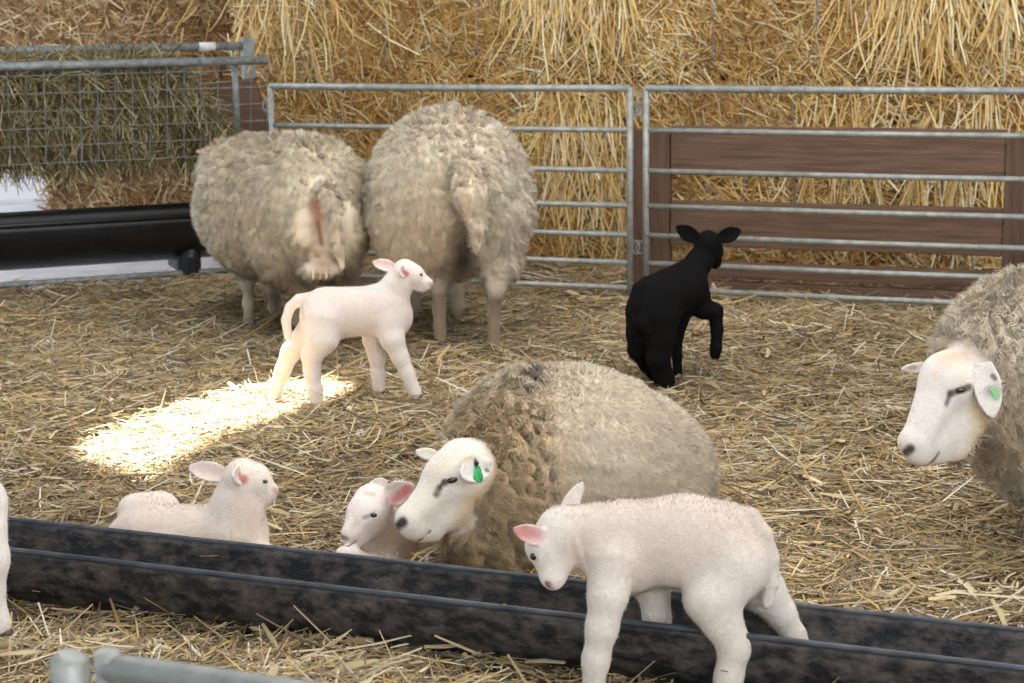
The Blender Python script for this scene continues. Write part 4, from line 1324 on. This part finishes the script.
V, Q, N, C = finish(S, root, B, .011, [fbox([J(296, 178, -.31), J(358, 285, -.2)], .005)], .0065, ((246, 234, 212), col), lump=(.008, lambda V: np.ones(len(V)) * .6))
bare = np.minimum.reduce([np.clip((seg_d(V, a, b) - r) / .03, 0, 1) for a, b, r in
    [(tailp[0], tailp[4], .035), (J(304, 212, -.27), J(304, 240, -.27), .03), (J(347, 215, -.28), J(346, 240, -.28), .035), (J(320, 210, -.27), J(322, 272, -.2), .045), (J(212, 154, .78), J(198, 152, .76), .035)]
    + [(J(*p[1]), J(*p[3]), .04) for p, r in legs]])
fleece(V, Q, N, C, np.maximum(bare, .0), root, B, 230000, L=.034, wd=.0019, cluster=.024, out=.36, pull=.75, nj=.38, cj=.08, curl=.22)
for p, r in legs: hoof(J(p[3][0], p[3][1] + 5, p[3][2]), (-.5, 1), .028, .035, root, B)

# ---- right ewe at the fence, straight from behind
J = Pose(6.95); m_ = J.m
b0 = J(455, 325); b0.z = 0
root, B = root_at('ewe', b0, 'big woolly ewe standing squarely rear to camera at the fence, right of the two', 'sheep')
S = Sculpt()
S.ell(J(450, 192, .02), (78 * m_, .28, 79 * m_), k=.06)
S.cap(J(447, 196, .10), J(432, 200, .48), 75 * m_, 66 * m_, .06)
S.cap(J(408, 222, -.02), J(414, 262, 0), 34 * m_, 25 * m_, .06)
S.cap(J(499, 218, -.04), J(502, 262, -.04), 33 * m_, 17 * m_, .06)
S.chain([J(428, 175, .62), J(420, 165, .80), J(414, 170, .92)], [48 * m_, 34 * m_, 26 * m_], .04)
S.cap(J(412, 175, .96), J(408, 200, 1.10), 22 * m_, 11 * m_, .02)
S.ear(J(396, 170, .95), J(376, 172, .95), (0, -1, 0), 8 * m_, .005); S.ear(J(430, 170, .95), J(448, 172, .95), (0, -1, 0), 8 * m_, .005)
legs = [([(428, 262, -.02), (439, 286, -.06), (439, 310, -.03), (441, 340, -.03)], [20, 8, 6, 6.5]),
        ([(500, 262, -.06), (496, 288, -.13), (494, 312, -.10), (494, 348, -.10)], [19, 9, 6.3, 6.8]),
        ([(412, 262, .5), (412, 290, .5), (412, 305, .5), (412, 318, .5)], [20, 9, 7, 6.5]),
        ([(456, 262, .5), (456, 288, .5), (457, 304, .5), (458, 316, .5)], [20, 9, 7, 6.5])]
for pts, rs in legs: S.chain([J(*p) for p in pts], [r * m_ for r in rs], .025)
tailp = [J(468, 172, -.27), J(474, 196, -.335), J(476, 222, -.345), J(475, 240, -.335), J(475, 251, -.33)]
S.chain(tailp, [15 * m_, 14.5 * m_, 10 * m_, 7.5 * m_, 5 * m_], .02)
S.cut(J(463, 300, -.34), J(459, 225, -.33), .075, .02, .03)
def col(P, N):
    P.dab(J(450, 215, -.3), J(450, 230, -.3), .26, (226, 202, 166), .9, .5)
    P.dab(J(464, 232, -.3), J(462, 285, -.1), .085, (78, 58, 42), .7, .95)  # dirty wool, painted darker for the deep shade between the thighs
    P.dab(J(486, 235, -.3), J(484, 262, -.2), .05, (130, 100, 72), .8, .7)
    P.dab(J(470, 178, -.3), J(476, 176, -.3), .05, (196, 152, 118), .9, .6)
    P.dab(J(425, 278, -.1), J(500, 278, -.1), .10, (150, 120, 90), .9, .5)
    for pts, rs in legs: P.dab(J(*pts[1]), J(*pts[3]), .055, (142, 122, 100), .55, .95)
    P.dab(J(439, 290, -.12), J(440, 305, -.12), .03, (118, 92, 70), .9, .6)
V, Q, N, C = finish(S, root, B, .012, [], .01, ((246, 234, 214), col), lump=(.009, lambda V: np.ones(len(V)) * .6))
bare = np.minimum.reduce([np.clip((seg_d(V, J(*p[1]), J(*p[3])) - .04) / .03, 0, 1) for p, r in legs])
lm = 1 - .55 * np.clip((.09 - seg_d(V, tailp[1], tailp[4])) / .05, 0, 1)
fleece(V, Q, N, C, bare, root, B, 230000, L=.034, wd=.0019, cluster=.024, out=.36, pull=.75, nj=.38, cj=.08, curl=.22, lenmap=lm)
for p, r in legs: hoof(J(p[3][0], p[3][1] + 6, p[3][2]), (0, 1), .03, .035, root, B)

# ---- ewe lying behind the trough
J = Pose(4.28); m_ = J.m
b0 = J(590, 560); b0.z = 0
root, B = root_at('ewe', b0, 'large ewe lying down behind the trough with a green ear tag', 'sheep')
S = Sculpt()
S.ell(J(572, 462, .06), (112 * m_, .25, 100 * m_), k=.06)
S.ell(J(628, 478, .22), (92 * m_, .28, 92 * m_), k=.06)
S.ell(J(520, 474, -.02), (72 * m_, .20, 88 * m_), k=.06)
S.ell(J(590, 540, .08), (128 * m_, .30, 40 * m_), k=.05)
S.cap(J(500, 470, -.10), J(486, 478, -.16), 58 * m_, 46 * m_, .04)
S.cap(J(496, 500, -.14), J(480, 528, -.18), 46 * m_, 34 * m_, .04)
S.cap(J(520, 530, -.14), J(505, 555, -.16), 40 * m_, 30 * m_, .04)
hy = -.24
S.cap(J(462, 464, hy + .02), J(450, 480, hy), 25 * m_, 27 * m_, .02)
S.cap(J(451, 476, hy), J(412, 518, hy - .06), 22 * m_, 13.5 * m_, .02)
S.cap(J(452, 505, hy + .01), J(424, 524, hy - .035), 25 * m_, 15 * m_, .02)
S.cap(J(409, 519, hy - .06), J(412, 526, hy - .06), 13.5 * m_, 13.5 * m_, .012)
S.cap(J(416, 530, hy - .05), J(432, 530, hy - .03), 11 * m_, 12 * m_, .012)
S.cap(J(448, 474, hy - .035), J(456, 473, hy - .035), 8 * m_, 8 * m_, .015)
S.cap(J(472, 465, hy - .01), J(485, 463, hy - .05), 8 * m_, 6.5 * m_, .01)
S.ear(J(487, 463, hy - .05), J(458, 479, hy - .115), J(468, 460, hy - .9) - J(472, 472, hy), 13.5 * m_, .0045, .25, droop=-.012)
S.ear(J(441, 457, hy + .04), J(415, 451, hy + .06), (0, -1, .3), 6 * m_, .004, .3)
S.chain([J(510, 560, -.10), J(478, 575, -.18), J(462, 578, -.14)], [32 * m_, 20 * m_, 16 * m_], .03)
S.chain([J(640, 560, .0), J(660, 572, -.08), J(620, 578, -.12)], [38 * m_, 24 * m_, 16 * m_], .03)
def col(P, N):
    hd_ = [(J(464, 464, hy), J(448, 480, hy), .074), (J(448, 478, hy), J(410, 520, hy - .06), .072), (J(452, 508, hy), J(424, 526, hy - .04), .068), (J(487, 463, hy - .05), J(458, 479, hy - .115), .03), (J(432, 455, hy + .06), J(415, 451, hy + .07), .03)]
    P.dab(J(480, 440, -.2), J(505, 545, -.2), .24, (216, 190, 150), .6, .85)
    P.dab(J(600, 362, .1), J(690, 400, .3), .14, (232, 224, 210), .9, .6)
    for a, b, r in hd_: P.dab(a, b, r, (240, 230, 216), .12, 1)
    P.dab(J(468, 500, hy - .03), J(462, 520, hy - .03), .035, (222, 188, 138), .9, .8)
    P.dab(J(444, 466, hy - .03), J(438, 476, hy - .04), .035, (226, 200, 170), .9, .6)
    P.dab(on(403, 522), on(397, 528), .0155, (44, 38, 40), .5, .95)
    P.dab(on(399, 539), on(409, 543), .007, (84, 74, 72), .6, .9); P.dab(on(409, 543), on(420, 540), .0065, (84, 74, 72), .6, .9); P.dab(on(420, 540), on(430, 531), .004, (84, 74, 72), .6, .9)
    P.dab(on(440, 487), on(437, 494), .011, (132, 108, 96), .6, .9); P.dab(on(445, 481), on(440, 488), .006, (80, 66, 60), .6, .9)
    P.dab(on(444, 482), on(460, 477), .011, (96, 80, 74), .5, .9)
    P.dab(on(484, 467), on(466, 477), .026, (222, 214, 212), .9, .8); P.dab(on(475, 470), on(464, 478), .010, (190, 176, 176), .9, .6)
    P.dab(on(475, 461), on(476, 463), .008, (60, 54, 54), .6, .9)
    P.dab(on(487, 470), on(488, 471), .008, (80, 74, 74), .6, .8)
    P.dab(on(419, 452), on(428, 454), .010, (96, 86, 88), .6, .7)
fb = fbox([J(390, 445, hy - .13), J(495, 548, hy + .08)], .004)
V, Q, N, C = finish(S, root, B, .011, [fb], .0038, ((228, 214, 192), col), lump=(.007, lambda V: np.clip((V[:, 0] - J(500, 480, -.2).x) / .1, 0, 1)), grooves=[([(399, 539), (409, 543), (420, 540), (430, 531)], .006, .0035), ([(399, 526), (396, 529)], .006, .005), ([(445, 484), (440, 490)], .008, .003)])
hdist = np.minimum.reduce([seg_d(V, J(464, 466, hy), J(448, 480, hy)) - .072, seg_d(V, J(448, 478, hy), J(410, 520, hy - .06)) - .070, seg_d(V, J(450, 506, hy), J(424, 526, hy - .04)) - .066, seg_d(V, J(487, 463, hy - .05), J(458, 479, hy - .115)) - .036, seg_d(V, J(438, 456, hy + .04), J(415, 451, hy + .06)) - .025])
mask = np.clip(hdist / .02, 0, 1)
curl = np.clip((J(560, 470).x - V[:, 0]) / .12, 0, 1)
tight = (.55 + .45 * curl)
fleece(V, Q, N, C, mask * (.25 + .75 * (1 - curl)), root, B, 170000, L=.016, wd=.0015, cluster=.010, out=.4, curl=.15, pull=.5, nj=.28, cj=.04, comb=(.5, 0, -1))
fl2 = make_fleece('fleece', V, Q, N, C, mask * curl, 110000, .036, .0024, root, M['wool'], base=B, out=.45, cluster=.019, pull=.75, curl=.34, seg=5, jit=.4, cj=.14, nj=.65)
coatm = np.clip(1 - mask, 0, 1)
coat(V, Q, N, C, coatm, root, B, 15000, L=.005, wd=.0010, out=.25, comb=(-.2, -.2, -1), cluster=0)
ball('eye', on(452, 480, out=-.003), (.0145, .008, .0078), M['ewe_eye'], root, B, axes=(Vector((1, -.1, .22)), Vector((.1, 1, 0)), Vector((-.2, 0, 1))))
t = MB()
tq = on(477, 464).y - J.Y - .008; to_ = on(478, 474).y - J.Y - .022
A = [J(475, 466, tq), J(480, 466, tq), J(483.5, 478, to_), J(480.5, 482.5, to_), J(475, 482, to_), J(473, 478, to_)]
A = [a - B for a in A]; Bk = [a + Vector((0, .003, 0)) for a in A]
t.add(A + Bk, [tuple(range(6)), tuple(range(11, 5, -1))] + [(i, 6 + i, 6 + (i + 1) % 6, (i + 1) % 6) for i in range(6)])
o = t.build('ear_tag', M['tag_green'], root); o['label'] = 'green ear tag'
ball('tag_button', J(476.5, 463.5, tq), .0055, M['dark'], o, B)

# ---- ewe entering at the right edge
J = Pose(4.15); m_ = J.m
b0 = J(1110, 560); b0.z = 0
root, B = root_at('ewe', b0, 'standing ewe at the right edge with curly neck wool and pale ear tag', 'sheep')
S = Sculpt()
S.ell(J(1150, 390, .30), (130 * m_, .40, 125 * m_), k=.06)
S.cap(J(1040, 366, .06), J(1110, 380, .22), 92 * m_, 112 * m_, .06)
S.cap(J(998, 360, -.01), J(1030, 368, .05), 57 * m_, 76 * m_, .05)
S.cap(J(1004, 398, -.01), J(1040, 420, .05), 52 * m_, 76 * m_, .05)
S.cap(J(1150, 400, .3), J(1260, 400, .75), 110 * m_, 105 * m_, .06)
hy = -.08
S.cap(J(966, 372, hy), J(950, 382, hy - .02), 27 * m_, 29 * m_, .02)
S.cap(J(947, 378, hy - .02), J(917, 440, hy - .08), 25 * m_, 15 * m_, .02)
S.cap(J(962, 410, hy), J(932, 442, hy - .05), 27 * m_, 18 * m_, .02)
S.cap(J(968, 415, hy), J(952, 442, hy - .02), 24 * m_, 20 * m_, .02)
S.cap(J(913, 443, hy - .08), J(917, 449, hy - .08), 15 * m_, 15 * m_, .012)
S.cap(J(921, 454, hy - .07), J(938, 450, hy - .04), 12 * m_, 14 * m_, .012)
S.cap(J(957, 385, hy - .06), J(963, 388, hy - .06), 9 * m_, 9 * m_, .01)
S.ear(J(984, 362, hy - .07), J(993, 418, hy - .10), J(980, 390, hy - .9) - J(988, 390, hy), 13.5 * m_, .0045, .25, droop=-.01)
S.ear(J(934, 366, hy + .05), J(900, 369, hy + .07), (0, -1, .2), 5.5 * m_, .004, .3)
legs = [([(1060, 470, .02), (1062, 530, .02), (1060, 580, .02)], [40, 20, 13]), ([(1110, 470, .28), (1108, 520, .28), (1108, 550, .28)], [36, 18, 12]),
        ([(1240, 460, .60), (1250, 500, .60), (1245, 520, .60)], [40, 20, 13]), ([(1270, 460, .90), (1275, 480, .90), (1270, 500, .90)], [36, 18, 12])]
for pts, rs in legs: S.chain([J(*p) for p in pts] + [Vector((J(*pts[2]).x, J(*pts[2]).y, .04))], [r * m_ for r in rs] + [.025], .03)
def col(P, N):
    P.dab(J(1000, 430, -.15), J(1000, 440, -.1), .20, (212, 186, 148), .9, .6)
    for a, b, r in [(J(966, 374, hy), J(950, 384, hy - .02), .078), (J(947, 380, hy - .02), J(916, 444, hy - .08), .074), (J(960, 412, hy), J(930, 446, hy - .05), .068), (J(984, 362, hy - .07), J(993, 418, hy - .10), .035), (J(921, 367, hy + .08), J(900, 369, hy + .09), .03)]:
        P.dab(a, b, r, (238, 228, 218), .12, 1)
    P.dab(J(946, 360, hy - .05), J(966, 352, hy - .04), .035, (214, 182, 152), .9, .75)
    P.dab(J(938, 376, hy - .06), J(942, 392, hy - .06), .025, (222, 196, 168), .9, .6)
    P.dab(J(976, 410, hy - .05), J(970, 430, hy - .04), .035, (222, 190, 146), .9, .7)
    P.dab(on(911, 449), on(906, 452), .0145, (78, 62, 60), .5, .95)
    P.dab(on(905, 461), on(920, 467), .0065, (96, 86, 84), .6, .9); P.dab(on(920, 467), on(932, 461), .006, (96, 86, 84), .6, .9); P.dab(on(932, 461), on(938, 452), .005, (96, 86, 84), .6, .9)
    P.dab(on(950, 393), on(946, 404), .008, (96, 86, 86), .7, .85)
    P.dab(on(951, 393), on(968, 388), .012, (92, 78, 72), .5, .9)
    P.dab(on(985, 395), on(996, 390), .02, (150, 142, 144), .9, .6)
    P.dab(on(993, 376), on(995, 378), .008, (70, 64, 66), .6, .8)
    P.dab(on(904, 369), on(914, 368), .010, (120, 112, 114), .6, .6)
    for pts, rs in legs: P.dab(J(*pts[1]), Vector((J(*pts[2]).x, J(*pts[2]).y, .0)), .07, (200, 184, 164), .5, .8)
fb = fbox([J(895, 345, hy - .13), J(1000, 470, hy + .10)], .004)
V, Q, N, C = finish(S, root, B, .013, [fb], .0042, ((240, 226, 204), col), lump=(.008, lambda V: np.clip((V[:, 0] - J(990, 480, -.1).x) / .1, 0, 1)), grooves=[([(905, 461), (920, 467), (932, 461), (938, 452)], .006, .0035), ([(910, 450), (906, 453)], .006, .005), ([(950, 393), (946, 403)], .008, .003)])
hdist = np.minimum.reduce([seg_d(V, J(964, 374, hy), J(950, 384, hy - .02)) - .076, seg_d(V, J(947, 380, hy - .02), J(916, 444, hy - .08)) - .074, seg_d(V, J(958, 412, hy), J(930, 446, hy - .05)) - .068, seg_d(V, J(984, 362, hy - .07), J(993, 418, hy - .10)) - .026, seg_d(V, J(930, 366, hy + .05), J(900, 369, hy + .07)) - .025])
mask = np.clip(hdist / .02, 0, 1)
for p, r in legs: mask = mask * np.clip((seg_d(V, J(*p[1]), Vector((J(*p[2]).x, J(*p[2]).y, 0))) - .06) / .03, 0, 1)
mask = mask * np.clip((J(1150, 400, .3).x + .15 - V[:, 0]) / .3 + .25, .25, 1)
fl = make_fleece('fleece', V, Q, N, C, mask, 150000, .036, .0026, root, M['wool'], base=B, out=.5, cluster=.021, pull=.72, curl=.34, seg=5, jit=.4, cj=.12, nj=.62)
coat(V, Q, N, C, (hdist < 0).astype(float), root, B, 15000, L=.005, wd=.0010, out=.25, comb=(-.2, -.2, -1), cluster=0)
ball('eye', on(960, 390.5, out=-.003), (.0145, .008, .0082), M['ewe_eye'], root, B, axes=(Vector((1, -.1, .15)), Vector((.1, 1, 0)), Vector((-.15, 0, 1))))
t = MB()
to_ = on(996, 394).y - J.Y - .006
A = [J(990, 389, to_), J(995, 387, to_), J(1001, 396, to_), J(1001, 400, to_), J(996, 400, to_)]
A = [a - B for a in A]; Bk = [a + Vector((0, .003, 0)) for a in A]
t.add(A + Bk, [tuple(range(5)), tuple(range(9, 4, -1))] + [(i, 5 + i, 5 + (i + 1) % 5, (i + 1) % 5) for i in range(5)])
o = t.build('ear_tag', M['tag_pale'], root); o['label'] = 'pale green ear tag'
for p, r in legs:
    q = J(*p[2]); hoof(Vector((q.x, q.y, .0)), (-1, -.3), .03, .04, root, B)
